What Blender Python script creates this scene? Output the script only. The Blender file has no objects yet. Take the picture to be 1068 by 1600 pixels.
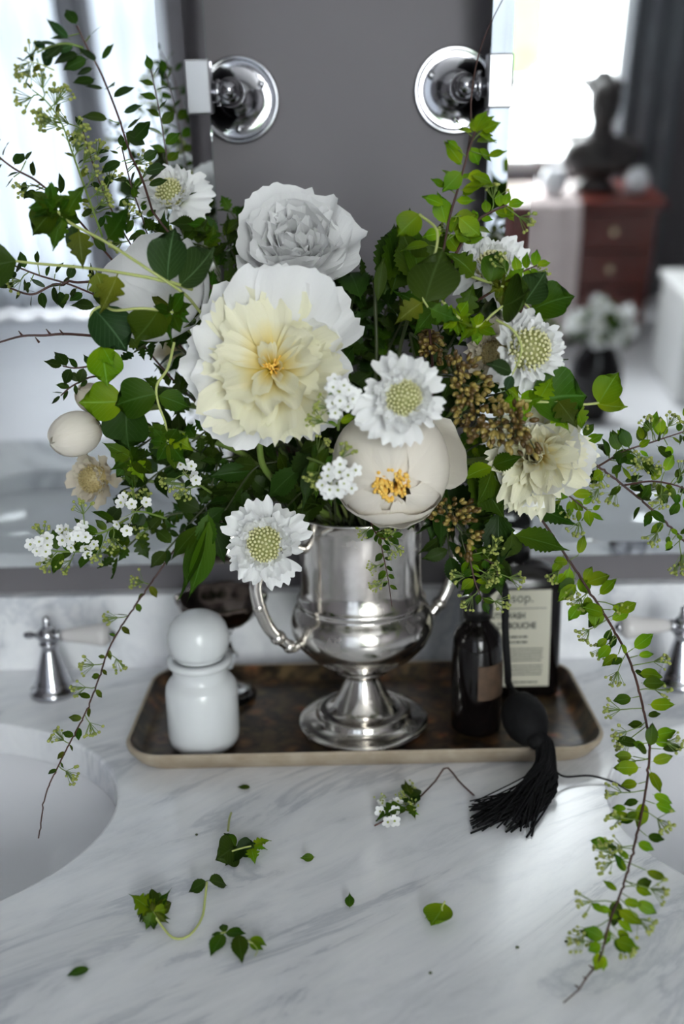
import bpy, bmesh, math, random
from mathutils import Vector, Matrix, noise

# ------------------------------------------------------------------ camera, light, exposure
sc = bpy.context.scene
C = sc.collection
PI = math.pi
F = 1600 * 35 / 36
PITCH, ROLL, H = math.radians(15.5), math.radians(1.2), 0.405     # camera stands at (0, 0, H) above the marble

cam_d = bpy.data.cameras.new('camera')
cam = bpy.data.objects.new('camera', cam_d); C.objects.link(cam)
cam_d.sensor_fit = 'VERTICAL'; cam_d.sensor_height = 36; cam_d.sensor_width = 24; cam_d.lens = 35
cam_d.clip_start = 0.02; cam_d.clip_end = 60
cam.matrix_world = Matrix.Translation((0, 0, H)) @ Matrix.Rotation(PI / 2 - PITCH, 4, 'X') @ Matrix.Rotation(-ROLL, 4, 'Z')
cam_d.dof.use_dof = True; cam_d.dof.focus_distance = 0.665; cam_d.dof.aperture_fstop = 3.3
sc.camera = cam
sc.view_settings.view_transform = 'Standard'; sc.view_settings.look = 'None'
sc.view_settings.gamma = 1; sc.view_settings.use_curve_mapping = False
sc.view_settings.exposure = 0.95

WORLD = 9.0
w = bpy.data.worlds.new('sky'); sc.world = w; w.use_nodes = True
bg = w.node_tree.nodes['Background']
bg.inputs['Color'].default_value = (0.95, 0.985, 1.0, 1); bg.inputs['Strength'].default_value = WORLD

# room extents
XL, XR, YB, YW, ZF, ZC = -1.75, 1.62, -2.75, 0.92, -0.87, 1.95
WIN = {'right': (0.10, 1.22, -0.30, 1.75), 'left': (-1.62, -0.42, -0.80, 1.75)}   # the two windows the mirrors show, on the far wall: x0, x1, z0, z1
for k, (x0, x1, z0, z1) in WIN.items():
    l = bpy.data.lights.new('window_%s_offscreen' % k, 'AREA'); l.shape = 'RECTANGLE'; l.size = x1 - x0; l.size_y = z1 - z0
    l.cycles.is_portal = True                 # guides the sky's light through the opening, gives none of its own
    o = bpy.data.objects.new('window_%s_offscreen' % k, l); C.objects.link(o)
    o.location = ((x0 + x1) / 2, YB - 0.05, (z0 + z1) / 2); o.rotation_euler = (PI / 2, 0, 0)

# ------------------------------------------------------------------ measuring helpers
def ray(px, py):
    a = (px - 534) / F; b = -(py - 800) / F
    c, s = math.cos(ROLL), math.sin(ROLL)
    a, b = a * c + b * s, -a * s + b * c
    return Vector((a, math.cos(PITCH) + b * math.sin(PITCH), -math.sin(PITCH) + b * math.cos(PITCH)))
def at(px, py, y):
    r = ray(px, py); return Vector((0, 0, H)) + r * (y / r.y)
def atz(px, py, z):
    r = ray(px, py); return Vector((0, 0, H)) + r * ((z - H) / r.z)
rnd = random.Random(7)
def U(a, b): return rnd.uniform(a, b)

# ------------------------------------------------------------------ materials
M = {}
def mat(name, col=(.5, .5, .5), rough=.5, metal=0., spec=.5, **kw):
    m = bpy.data.materials.new(name); m.use_nodes = True
    n = m.node_tree.nodes; p = n['Principled BSDF']
    p.inputs['Base Color'].default_value = (*col, 1); p.inputs['Roughness'].default_value = rough
    p.inputs['Metallic'].default_value = metal; p.inputs['Specular IOR Level'].default_value = spec
    for k, v in kw.items():
        p.inputs[k.replace('_', ' ')].default_value = v
    M[name] = m
    return m
def nd(m, typ, **kw):
    n = m.node_tree.nodes.new(typ)
    for k, v in kw.items():
        if k.startswith('i_'): n.inputs[k[2:].replace('_', ' ')].default_value = v
        else: setattr(n, k, v)
    return n
def lk(m, a, b): m.node_tree.links.new(a, b)
def ramp(m, stops, src):
    r = nd(m, 'ShaderNodeValToRGB'); e = r.color_ramp.elements
    while len(e) < len(stops): e.new(.5)
    for i, (p, c) in enumerate(stops):
        e[i].position = p; e[i].color = (*c, 1) if len(c) == 3 else c
    lk(m, src, r.inputs[0]); return r
def P(m): return m.node_tree.nodes['Principled BSDF']

def noisy(name, c1, c2, scale, rough=.5, bump=0., metal=0., detail=6, spec=.5, **kw):
    m = mat(name, c1, rough, metal, spec, **kw)
    tc = nd(m, 'ShaderNodeTexCoord'); nz = nd(m, 'ShaderNodeTexNoise', i_Scale=scale, i_Detail=detail)
    lk(m, tc.outputs['Object'], nz.inputs['Vector'])
    r = ramp(m, [(.3, c1), (.7, c2)], nz.outputs['Fac']); lk(m, r.outputs[0], P(m).inputs['Base Color'])
    if bump:
        b = nd(m, 'ShaderNodeBump', i_Strength=bump, i_Distance=.002); lk(m, nz.outputs['Fac'], b.inputs['Height']); lk(m, b.outputs[0], P(m).inputs['Normal'])
    return m

def thin(name, c_base, c_tip, transl=.35, rough=.5, vary=.25, vein=None, spec=.12, hue=.02, p0=.05, p1=.6):
    """leaf or petal: colour runs from base to tip of the piece, each piece a little different, light passes through"""
    m = mat(name, c_tip, rough, 0, spec); nt = m.node_tree
    uv = nd(m, 'ShaderNodeUVMap'); sep = nd(m, 'ShaderNodeSeparateXYZ'); lk(m, uv.outputs[0], sep.inputs[0])
    r = ramp(m, [(p0, c_base), (p1, c_tip)], sep.outputs['Y']); col = r.outputs[0]
    if vein:
        a = nd(m, 'ShaderNodeMath', operation='SUBTRACT'); a.inputs[1].default_value = .5; lk(m, sep.outputs['X'], a.inputs[0])
        b = nd(m, 'ShaderNodeMath', operation='ABSOLUTE'); lk(m, a.outputs[0], b.inputs[0])
        # side veins: slanted stripes running off the midrib
        s1 = nd(m, 'ShaderNodeMath', operation='MULTIPLY_ADD'); s1.inputs[1].default_value = -1.1; lk(m, b.outputs[0], s1.inputs[0]); lk(m, sep.outputs['Y'], s1.inputs[2])
        s2 = nd(m, 'ShaderNodeMath', operation='MULTIPLY'); s2.inputs[1].default_value = 7.5; lk(m, s1.outputs[0], s2.inputs[0])
        s3 = nd(m, 'ShaderNodeMath', operation='FRACT'); lk(m, s2.outputs[0], s3.inputs[0])
        rv = ramp(m, [(0, (.45, .45, .45)), (.14, (0, 0, 0))], s3.outputs[0])
        rm = ramp(m, [(.0, (1, 1, 1)), (.035, (0, 0, 0))], b.outputs[0])
        mx = nd(m, 'ShaderNodeMath', operation='MAXIMUM'); lk(m, rv.outputs[0], mx.inputs[0]); lk(m, rm.outputs[0], mx.inputs[1])
        mix = nd(m, 'ShaderNodeMix', data_type='RGBA'); lk(m, mx.outputs[0], mix.inputs['Factor']); lk(m, col, mix.inputs['A']); mix.inputs['B'].default_value = (*vein, 1)
        col = mix.outputs['Result']
        bp = nd(m, 'ShaderNodeBump', i_Strength=.35, i_Distance=.0006, invert=True); lk(m, mx.outputs[0], bp.inputs['Height']); lk(m, bp.outputs[0], P(m).inputs['Normal'])
    else:
        wv = nd(m, 'ShaderNodeMapping'); wv.inputs['Scale'].default_value = (26, 2.2, 1); lk(m, uv.outputs[0], wv.inputs['Vector'])
        nz = nd(m, 'ShaderNodeTexNoise', i_Scale=1., i_Detail=4); lk(m, wv.outputs[0], nz.inputs['Vector'])
        bp = nd(m, 'ShaderNodeBump', i_Strength=.45, i_Distance=.0012); lk(m, nz.outputs['Fac'], bp.inputs['Height']); lk(m, bp.outputs[0], P(m).inputs['Normal'])
    oi = nd(m, 'ShaderNodeObjectInfo')
    hs = nd(m, 'ShaderNodeHueSaturation')
    mr = nd(m, 'ShaderNodeMapRange'); mr.inputs['To Min'].default_value = 1 - vary; mr.inputs['To Max'].default_value = 1 + vary
    lk(m, oi.outputs['Random'], mr.inputs['Value']); lk(m, mr.outputs[0], hs.inputs['Value'])
    mh = nd(m, 'ShaderNodeMapRange'); mh.inputs['To Min'].default_value = .5 + hue; mh.inputs['To Max'].default_value = .5 - hue
    ml = nd(m, 'ShaderNodeMath', operation='MULTIPLY'); ml.inputs[1].default_value = 7.31; lk(m, oi.outputs['Random'], ml.inputs[0])
    fr = nd(m, 'ShaderNodeMath', operation='FRACT'); lk(m, ml.outputs[0], fr.inputs[0]); lk(m, fr.outputs[0], mh.inputs['Value']); lk(m, mh.outputs[0], hs.inputs['Hue'])
    lk(m, col, hs.inputs['Color']); col = hs.outputs[0]
    lk(m, col, P(m).inputs['Base Color'])
    tr = nd(m, 'ShaderNodeBsdfTranslucent'); lk(m, col, tr.inputs['Color'])
    ms = nd(m, 'ShaderNodeMixShader'); ms.inputs[0].default_value = transl
    lk(m, P(m).outputs[0], ms.inputs[1]); lk(m, tr.outputs[0], ms.inputs[2])
    lk(m, ms.outputs[0], nt.nodes['Material Output'].inputs['Surface'])
    return m

def marble(name, light=(.80, .81, .83)):
    m = mat(name, light, .22, 0, .5)
    tc = nd(m, 'ShaderNodeTexCoord'); mp = nd(m, 'ShaderNodeMapping', vector_type='TEXTURE')
    mp.inputs['Rotation'].default_value = (0, 0, math.radians(36)); mp.inputs['Scale'].default_value = (1.0, .26, .5)
    lk(m, tc.outputs['Object'], mp.inputs['Vector'])
    n1 = nd(m, 'ShaderNodeTexNoise', i_Scale=4.2, i_Detail=9, i_Roughness=.62, i_Distortion=.9); lk(m, mp.outputs[0], n1.inputs['Vector'])
    n2 = nd(m, 'ShaderNodeTexNoise', i_Scale=11, i_Detail=8, i_Roughness=.7, i_Distortion=.5); lk(m, mp.outputs[0], n2.inputs['Vector'])
    r1 = ramp(m, [(.44, light), (.53, tuple(v * .93 for v in light)), (.565, (.56, .58, .62)), (.60, tuple(v * .88 for v in light)), (.72, light)], n1.outputs['Fac'])
    r2 = ramp(m, [(.30, (.62, .64, .68)), (.46, (.90, .91, .93)), (.58, (1, 1, 1))], n2.outputs['Fac'])
    mx = nd(m, 'ShaderNodeMix', data_type='RGBA', blend_type='MULTIPLY'); mx.inputs['Factor'].default_value = .55
    lk(m, r1.outputs[0], mx.inputs['A']); lk(m, r2.outputs[0], mx.inputs['B'])
    lk(m, mx.outputs['Result'], P(m).inputs['Base Color'])
    return m
marble('marble', (.80, .81, .83))
noisy('wall_paint', (.125, .117, .127), (.137, .128, .138), 6, .6)
noisy('plaster_white', (.78, .78, .77), (.82, .82, .81), 3, .7)
noisy('floor_tile', (.80, .80, .83), (.86, .86, .88), 2.5, .3)
mat('frame_white', (.8, .8, .79), .4)
mat('ceramic', (.80, .81, .84), .08, 0, .6)
mat('porcelain', (.60, .58, .57), .15, 0, .5)
mat('chrome', (.48, .48, .51), .12, 1.)
mat('clip_metal', (.45, .45, .47), .3, 1.)
mat('mirror_glass', (.90, .93, .94), .0, 1.)
mat('mirror_back', (.02, .02, .022), .6)
mat('glass_edge', (.50, .66, .62), .1, .6)
m = noisy('silver', (.80, .77, .73), (.62, .58, .53), 30, .10, metal=1.)
tc = nd(m, 'ShaderNodeTexCoord'); nz = nd(m, 'ShaderNodeTexNoise', i_Scale=60, i_Detail=8); lk(m, tc.outputs['Object'], nz.inputs['Vector'])
r = ramp(m, [(.35, (.10, .10, .10)), (.7, (.32, .32, .32))], nz.outputs['Fac']); lk(m, r.outputs[0], P(m).inputs['Roughness'])
noisy('dark_silver', (.20, .16, .14), (.10, .08, .07), 25, .18, metal=1.)
mat('clear_glass', (.95, .97, .96), .02, 0, .5, Transmission_Weight=1., IOR=1.45)
mat('milk_glass', (.66, .68, .69), .22, 0, .5, Subsurface_Weight=.25, Subsurface_Radius=(.01, .01, .01), Subsurface_Scale=.5)
mat('black_glass', (.004, .003, .003), .12, 0, .4)
mat('black_plastic', (.006, .006, .006), .3, 0, .4)
noisy('black_silk', (.004, .004, .0045), (.007, .007, .008), 300, .7, .2, spec=.2)
mat('label_paper', (.60, .58, .47), .7)
mat('ink', (.03, .03, .03), .8)
noisy('worn_label', (.10, .06, .035), (.05, .028, .016), 120, .7)
noisy('tray_lip', (.40, .34, .26), (.28, .22, .15), 55, .5, .15)
m = mat('tray_lining', (.1, .06, .04), .35)
tc = nd(m, 'ShaderNodeTexCoord')
v1 = nd(m, 'ShaderNodeTexVoronoi', i_Scale=42); n1 = nd(m, 'ShaderNodeTexNoise', i_Scale=90, i_Detail=5)
lk(m, tc.outputs['Object'], v1.inputs['Vector']); lk(m, tc.outputs['Object'], n1.inputs['Vector'])
r1 = ramp(m, [(.0, (.22, .055, .035)), (.22, (.16, .09, .045)), (.45, (.045, .028, .018)), (.8, (.10, .075, .04))], v1.outputs['Distance'])
r2 = ramp(m, [(.38, (.10, .09, .07)), (.62, (1.1, .95, .75))], n1.outputs['Fac'])
mx = nd(m, 'ShaderNodeMix', data_type='RGBA', blend_type='MULTIPLY'); mx.inputs['Factor'].default_value = .9
lk(m, r1.outputs[0], mx.inputs['A']); lk(m, r2.outputs[0], mx.inputs['B']); lk(m, mx.outputs['Result'], P(m).inputs['Base Color'])
noisy('mahogany', (.16, .035, .025), (.09, .02, .015), 5, .3)
mat('brass', (.75, .62, .42), .25, 1.)
noisy('bronze', (.02, .018, .018), (.035, .028, .025), 12, .4)
noisy('linen_pink', (.74, .64, .62), (.68, .58, .57), 20, .8, .1)
noisy('linen_grey', (.42, .43, .46), (.36, .37, .40), 10, .8)
noisy('grey_curtain', (.17, .19, .21), (.13, .14, .16), 10, .8)
m = mat('sheer', (.55, .56, .58), .9)
tr = nd(m, 'ShaderNodeBsdfTranslucent', i_Color=(.50, .52, .55, 1)); ms = nd(m, 'ShaderNodeMixShader'); ms.inputs[0].default_value = .62
lk(m, P(m).outputs[0], ms.inputs[1]); lk(m, tr.outputs[0], ms.inputs[2]); lk(m, ms.outputs[0], m.node_tree.nodes['Material Output'].inputs['Surface'])
noisy('hedge_leaf', (.06, .16, .04), (.12, .25, .06), 8, .7)

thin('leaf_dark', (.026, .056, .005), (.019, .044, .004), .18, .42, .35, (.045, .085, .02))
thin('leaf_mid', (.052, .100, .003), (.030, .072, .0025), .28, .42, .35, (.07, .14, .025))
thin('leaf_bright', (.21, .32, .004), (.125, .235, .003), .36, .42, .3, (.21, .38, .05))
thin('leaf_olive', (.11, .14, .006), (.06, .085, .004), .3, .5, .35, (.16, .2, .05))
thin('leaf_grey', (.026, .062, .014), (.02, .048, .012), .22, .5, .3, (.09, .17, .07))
thin('petal_white', (.86, .84, .68), (.90, .90, .90), .30, .5, .04, None, .3, .0, .0, .3)
thin('petal_cream', (.84, .66, .09), (.90, .88, .70), .30, .5, .05, None, .3, .005, .10, .68)
thin('petal_blush', (.84, .74, .55), (.87, .82, .73), .28, .5, .04, None, .3, .0, .0, .4)
thin('petal_frost', (.80, .82, .68), (.90, .905, .90), .28, .5, .05, None, .3, .0, .0, .25)
thin('petal_faded', (.55, .46, .28), (.66, .60, .48), .25, .6, .1, None, .3, .01, .0, .6)
thin('sepal', (.20, .20, .05), (.30, .24, .10), .2, .5, .2)
noisy('stamen', (.80, .46, .06), (.85, .58, .14), 200, .6)
noisy('pin_bud', (.60, .58, .28), (.78, .76, .48), 300, .5)
noisy('receptacle', (.20, .22, .06), (.28, .28, .09), 300, .6)
noisy('pin_bud_faded', (.34, .26, .10), (.46, .38, .18), 300, .5)
noisy('umbel_bud', (.22, .28, .05), (.36, .38, .09), 200, .5)
noisy('umbel_white', (.80, .80, .66), (.86, .86, .78), 200, .5)
noisy('seed', (.13, .075, .014), (.06, .034, .009), 60, .35)
noisy('seed_pale', (.36, .29, .07), (.17, .11, .025), 60, .35)
noisy('stem_red', (.035, .013, .010), (.07, .026, .018), 60, .5)
noisy('stem_green', (.12, .20, .03), (.17, .24, .05), 60, .5)
noisy('stem_pale', (.36, .42, .12), (.42, .46, .16), 60, .5)
noisy('stem_dark', (.035, .05, .015), (.05, .065, .02), 60, .5)

# ------------------------------------------------------------------ building helpers
WM = {}
def link(name, data, mw, parent=None):
    o = bpy.data.objects.new(name, data); C.objects.link(o)
    if parent is not None:
        o.parent = parent; o.matrix_basis = WM[parent].inverted() @ mw
    else:
        o.matrix_basis = mw
    WM[o] = mw.copy()
    return o
def tag(o, label, cat, group=None, kind=None):
    o['label'] = label
    if cat: o['category'] = cat
    if group: o['group'] = group
    if kind: o['kind'] = kind
    return o
def thing(name, label, cat, loc, group=None):
    return tag(link(name, None, Matrix.Translation(Vector(loc))), label, cat, group)
def mesh(name, vs, fs, material, smooth=True, uvs=None):
    me = bpy.data.meshes.new(name); me.from_pydata([tuple(v) for v in vs], [], fs)
    if material: me.materials.append(M[material])
    if smooth: me.polygons.foreach_set('use_smooth', [True] * len(me.polygons))
    if uvs:
        l = me.uv_layers.new(name='UVMap')
        for i, lp in enumerate(me.loops): l.data[i].uv = uvs[lp.vertex_index]
    me.update(); return me
class MB:
    def __init__(s): s.v = []; s.f = []
    def add(s, vs, fs):
        b = len(s.v); s.v += [Vector(v) for v in vs]; s.f += [tuple(b + i for i in f) for f in fs]; return s
    def box(s, a, b):
        (x0, y0, z0), (x1, y1, z1) = a, b
        return s.add([(x0, y0, z0), (x1, y0, z0), (x1, y1, z0), (x0, y1, z0), (x0, y0, z1), (x1, y0, z1), (x1, y1, z1), (x0, y1, z1)],
                     [(0, 3, 2, 1), (4, 5, 6, 7), (0, 1, 5, 4), (1, 2, 6, 5), (2, 3, 7, 6), (3, 0, 4, 7)])
    def tube(s, pts, rad, n=6, cap=True):
        pts = [Vector(p) for p in pts]; k = len(pts)
        rs = rad if isinstance(rad, (list, tuple)) else [rad] * k
        vs = []; up = None
        for i, p in enumerate(pts):
            t = (pts[min(i + 1, k - 1)] - pts[max(i - 1, 0)]).normalized()
            if up is None:
                up = Vector((0, 0, 1)) if abs(t.z) < .9 else Vector((1, 0, 0))
            x = up.cross(t)
            if x.length < 1e-6: x = Vector((1, 0, 0)).cross(t)
            x.normalize(); y = t.cross(x); up = y
            for j in range(n):
                a = 2 * PI * j / n; vs.append(p + (x * math.cos(a) + y * math.sin(a)) * rs[i])
        fs = [(i * n + j, i * n + (j + 1) % n, (i + 1) * n + (j + 1) % n, (i + 1) * n + j) for i in range(k - 1) for j in range(n)]
        if cap: fs += [tuple(range(n - 1, -1, -1)), tuple(range((k - 1) * n, k * n))]
        return s.add(vs, fs)
    def lathe(s, prof, n=40, mw=None, closed=True):
        vs = []; k = len(prof)
        for r, z in prof:
            for j in range(n):
                a = 2 * PI * j / n; v = Vector((max(r, 1e-5) * math.cos(a), max(r, 1e-5) * math.sin(a), z)); vs.append(mw @ v if mw else v)
        fs = [(i * n + j, i * n + (j + 1) % n, (i + 1) * n + (j + 1) % n, (i + 1) * n + j) for i in range(k - 1) for j in range(n)]
        if closed: fs += [tuple(range(n - 1, -1, -1)), tuple(range((k - 1) * n, k * n))]
        return s.add(vs, fs)
    def ball(s, c, r, seg=8, rings=5, mw=None):
        c = Vector(c); sx, sy, sz = (r, r, r) if not isinstance(r, (tuple, list)) else r
        vs = [Vector((0, 0, -sz))]
        for i in range(1, rings):
            th = PI * i / rings
            for j in range(seg):
                a = 2 * PI * j / seg; vs.append(Vector((sx * math.sin(th) * math.cos(a), sy * math.sin(th) * math.sin(a), -sz * math.cos(th))))
        vs.append(Vector((0, 0, sz))); L = len(vs) - 1
        fs = [(0, 1 + (j + 1) % seg, 1 + j) for j in range(seg)]
        for i in range(rings - 2):
            for j in range(seg):
                b = 1 + i * seg; fs.append((b + j, b + (j + 1) % seg, b + seg + (j + 1) % seg, b + seg + j))
        b = 1 + (rings - 2) * seg; fs += [(L, b + j, b + (j + 1) % seg) for j in range(seg)]
        return s.add([c + (mw @ v if mw else v) for v in vs], fs)
    def build(s, name, material, parent=None, mw=None, smooth=True, world=True):
        """vertices given in world space unless mw; object origin at the middle of the piece"""
        if mw is None:
            c = sum(s.v, Vector()) / max(1, len(s.v)); mw = Matrix.Translation(c); vs = [v - c for v in s.v]
        else: vs = s.v
        return link(name, mesh(name, vs, s.f, material, smooth), mw, parent)
def autosmooth(o, ang=35):
    me = o.data
    bm = bmesh.new(); bm.from_mesh(me)
    for e in bm.edges:
        if len(e.link_faces) == 2: e.smooth = e.calc_face_angle(0) < math.radians(ang)
    bm.to_mesh(me); bm.free(); return o
def spline(pts, n):
    pts = [Vector(p) for p in pts]; out = []
    q = [pts[0] * 2 - pts[1]] + pts + [pts[-1] * 2 - pts[-2]]; k = len(pts) - 1
    for i in range(n + 1):
        t = i / n * k; s = min(int(t), k - 1); u = t - s; a, b, c, d = q[s:s + 4]
        out.append(.5 * ((2 * b) + (c - a) * u + (2 * a - 5 * b + 4 * c - d) * u * u + (3 * b - a - 3 * c + d) * u ** 3))
    return out
def frame(pos, ydir, zdir, s=1.):
    y = Vector(ydir).normalized(); x = y.cross(Vector(zdir))
    if x.length < 1e-5: x = y.cross(Vector((1, .3, .2)))
    x.normalize(); z = x.cross(y)
    if isinstance(s, (int, float)): s = (s, s, s)
    m = Matrix((x * s[0], y * s[1], z * s[2])).transposed().to_4x4(); m.translation = Vector(pos); return m
def axis_frame(pos, axis, roll=0., s=1.):
    z = Vector(axis).normalized(); q = Vector((0, 0, 1)).rotation_difference(z).to_matrix().to_4x4()
    return Matrix.Translation(Vector(pos)) @ q @ Matrix.Rotation(roll, 4, 'Z') @ Matrix.Scale(s, 4)

# ------------------------------------------------------------------ the room
def struct(name, mb, material, label):
    o = mb.build(name, material, smooth=False); return tag(o, label, None, kind='structure')
T = .12
struct('floor', MB().box((XL - T, YB - T, ZF - T), (XR + T, YW + T, ZF)), 'floor_tile', 'pale stone bathroom floor in front of the vanity')
struct('ceiling', MB().box((XL - T, YB - T, ZC), (XR + T, YW + T, ZC + T)), 'plaster_white', 'white ceiling over the bathroom')
struct('wall_back', MB().box((XL - T, YW, ZF), (XR + T, YW + T, ZC)), 'wall_paint', 'matte mauve grey wall behind the mirrors')
struct('wall_left', MB().box((XL - T, YB, ZF), (XL, YW, ZC)), 'wall_paint', 'grey side wall left of the vanity')
struct('wall_right', MB().box((XR, YB, ZF), (XR + T, YW, ZC)), 'wall_paint', 'grey side wall right of the vanity')
a, b = WIN['left'], WIN['right']
struct('wall_front', MB().box((XL - T, YB - T, ZF), (a[0], YB, ZC)).box((a[1], YB - T, ZF), (b[0], YB, ZC)).box((b[1], YB - T, ZF), (XR + T, YB, ZC))
       .box((a[0], YB - T, ZF), (a[1], YB, a[2])).box((a[0], YB - T, a[3]), (a[1], YB, ZC)).box((b[0], YB - T, ZF), (b[1], YB, b[2])).box((b[0], YB - T, b[3]), (b[1], YB, ZC)), 'wall_paint', 'grey window wall across the room, seen in the mirrors')
def window(n, fn, u0, u1, z0, z1, label, bars):
    """fn maps (u, depth, z) to world"""
    w_ = .045
    def bx(u, v, c, d):
        p, q = Vector(fn(u, .02, c)), Vector(fn(v, .07, d))
        return MB().box([min(i, j) for i, j in zip(p, q)], [max(i, j) for i, j in zip(p, q)])
    root = thing('window_%d' % n, label, None, fn((u0 + u1) / 2, .05, z0)); root['kind'] = 'structure'
    fr = MB()
    for q in (bx(u0, u1, z0, z0 + w_), bx(u0, u1, z1 - w_, z1), bx(u0, u0 + w_, z0, z1), bx(u1 - w_, u1, z0, z1)): fr.add(q.v, q.f)
    fr.build('window_frame', 'frame_white', root, smooth=False)
    for z in bars: bx(u0 + w_, u1 - w_, z - .02, z + .02).build('glazing_bar', 'frame_white', root, smooth=False)
window(1, lambda u, d, z: (u, YB - d, z), *WIN['right'], 'white framed window behind the chest, seen in the mirror', [-.17, .05])
window(2, lambda u, d, z: (u, YB - d, z), *WIN['left'], 'tall white framed window behind sheer curtains', [.3])

# vanity: cabinet, marble top with two oval cut-outs, splash back
SINK = [(-.373, .65), (.392, .635)]; RX, RY = .2, .15
CF = .405
cab = thing('vanity_cabinet', 'white vanity cabinet under the marble top', 'cabinet', (.015, .66, ZF))
for k_, a_, b_ in (('back_panel', (-.9, .895, ZF), (.93, .915, -.035)), ('side_panel', (-.9, .45, ZF), (-.88, .895, -.035)), ('side_panel', (.91, .45, ZF), (.93, .895, -.035)), ('bottom_panel', (-.88, .45, ZF), (.91, .895, ZF + .06))):
    MB().box(a_, b_).build(k_, 'frame_white', cab, smooth=False)
for i in range(4):
    d_ = MB().box((-.878 + i * .447, .43, ZF + .08), (-.878 + i * .447 + .44, .45, -.05)).build('door', 'frame_white', cab, smooth=False)
    MB().lathe([(.004, 0), (.005, .012), (.012, .018), (.012, .026), (.004, .03)], 14, Matrix.Translation((-.878 + i * .447 + (.40 if i % 2 == 0 else .04), .43, -.3)) @ Matrix.Rotation(PI / 2, 4, 'X')).build('knob', 'chrome', d_)

bm = bmesh.new()
rc = bmesh.ops.create_cube(bm, size=1)
bmesh.ops.scale(bm, vec=(1.87, .92 - CF, .03), verts=rc['verts']); bmesh.ops.translate(bm, vec=(.015, (.92 + CF) / 2, -.015), verts=rc['verts'])
me = bpy.data.meshes.new('countertop'); bm.to_mesh(me); bm.free()
top = bpy.data.objects.new('countertop', me); C.objects.link(top)
cut = MB()
for sx, sy in SINK:
    cut.add(*[(lambda n: ([(sx + RX * math.cos(2 * PI * j / n), sy + RY * math.sin(2 * PI * j / n), z) for z in (-.05, .02) for j in range(n)],
                          [(j, (j + 1) % n, n + (j + 1) % n, n + j) for j in range(n)] + [tuple(range(n - 1, -1, -1)), tuple(range(n, 2 * n))]))(96)][0])
co = bpy.data.objects.new('cutter', mesh('cutter', cut.v, cut.f, None, False)); C.objects.link(co)
bo = top.modifiers.new('cut', 'BOOLEAN'); bo.operation = 'DIFFERENCE'; bo.solver = 'EXACT'; bo.object = co
bv = top.modifiers.new('bev', 'BEVEL'); bv.width = .0025; bv.segments = 2; bv.limit_method = 'ANGLE'; bv.angle_limit = math.radians(50)
dg = bpy.context.evaluated_depsgraph_get(); nm = bpy.data.meshes.new_from_object(top.evaluated_get(dg))
top.modifiers.clear(); top.data = nm; nm.name = 'countertop'
bpy.data.objects.remove(co)
nm.materials.clear(); nm.materials.append(M['marble'])
tag(top, 'white marble vanity top with grey diagonal veins and two oval cut-outs', 'countertop'); WM[top] = Matrix()
bs = MB().box((-.92, .905, 0), (.95, .92, .075)).build('backsplash', 'marble', smooth=False)
tag(bs, 'low marble upstand along the wall behind the tray', 'backsplash')
for i, (sx, sy) in enumerate(SINK):
    t = thing('sink_basin', ['white ceramic oval basin beneath the thin reddish trailing sprig', 'white ceramic oval basin beneath the long leafy trailing branch'][i], 'sink', (sx, sy, -.16))
    prof = [(.02, -.155), (.45, -.15), (.75, -.12), (.93, -.07), (1.0, -.031), (1.06, -.031)]
    vs = []; n = 64
    for q, z in prof:
        vs += [(sx + (RX + .004) * q * math.cos(2 * PI * j / n), sy + (RY + .004) * q * math.sin(2 * PI * j / n), z) for j in range(n)]
    k = len(prof)
    fs = [(a_ * n + j, a_ * n + (j + 1) % n, (a_ + 1) * n + (j + 1) % n, (a_ + 1) * n + j) for a_ in range(k - 1) for j in range(n)]
    o = MB().add(vs, fs).build('bowl', 'ceramic', t)
    md = o.modifiers.new('thick', 'SOLIDIFY'); md.thickness = .008; md.offset = 1
    MB().lathe([(.001, -.153), (.02, -.153), (.022, -.149), (.015, -.1485), (.001, -.1485)], 24, Matrix.Translation((sx, sy, 0))).build('drain', 'chrome', t)

# tap levers
def tap(px, py, side, label):
    p = atz(px, py, 0); t = thing('tap_lever', label, 'tap', p)
    mt = Matrix.Translation(p)
    MB().lathe([(.001, 0), (.0205, 0), (.0215, .003), (.0205, .006), (.0165, .008), (.017, .011), (.0155, .013), (.0145, .016), (.011, .030), (.0072, .043), (.0064, .047), (.0085, .049), (.0085, .051), (.001, .052)], 32, mt).build('base', 'chrome', t)
    c = p + Vector((0, 0, .058))
    hub = MB().ball(c, (.0095, .0095, .0088), 20, 12).build('hub', 'chrome', t)
    MB().lathe([(.001, .0), (.004, .001), (.0045, .003), (.003, .006), (.0035, .009), (.001, .011)], 16, Matrix.Translation(c + Vector((0, 0, .0075)))).build('finial', 'chrome', hub)
    ax = Vector((side, -.18, .06)).normalized()
    mw = axis_frame(c, ax)
    MB().lathe([(.001, -.024), (.003, -.022), (.0035, -.018), (.002, -.012), (.005, -.008), (.001, -.006)], 16, mw).build('knob', 'chrome', t)
    MB().lathe([(.001, .008), (.0045, .008), (.006, .011), (.0045, .014), (.001, .0145)], 16, mw).build('collar', 'chrome', t)
    MB().lathe([(.001, .0145), (.005, .0145), (.0062, .02), (.0085, .04), (.0105, .052), (.0105, .056), (.0075, .060), (.001, .061)], 24, mw).build('lever', 'porcelain', t)
    MB().lathe([(.001, .0605), (.004, .061), (.0045, .064), (.001, .067)], 16, mw).build('tip', 'chrome', t)
tap(84, 1083, 1, 'chrome tap with porcelain lever left of the tray, half behind the thin trailing sprig')
tap(1060, 1068, -1, 'chrome tap with porcelain lever right of the tray, behind the leafy branch')

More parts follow.
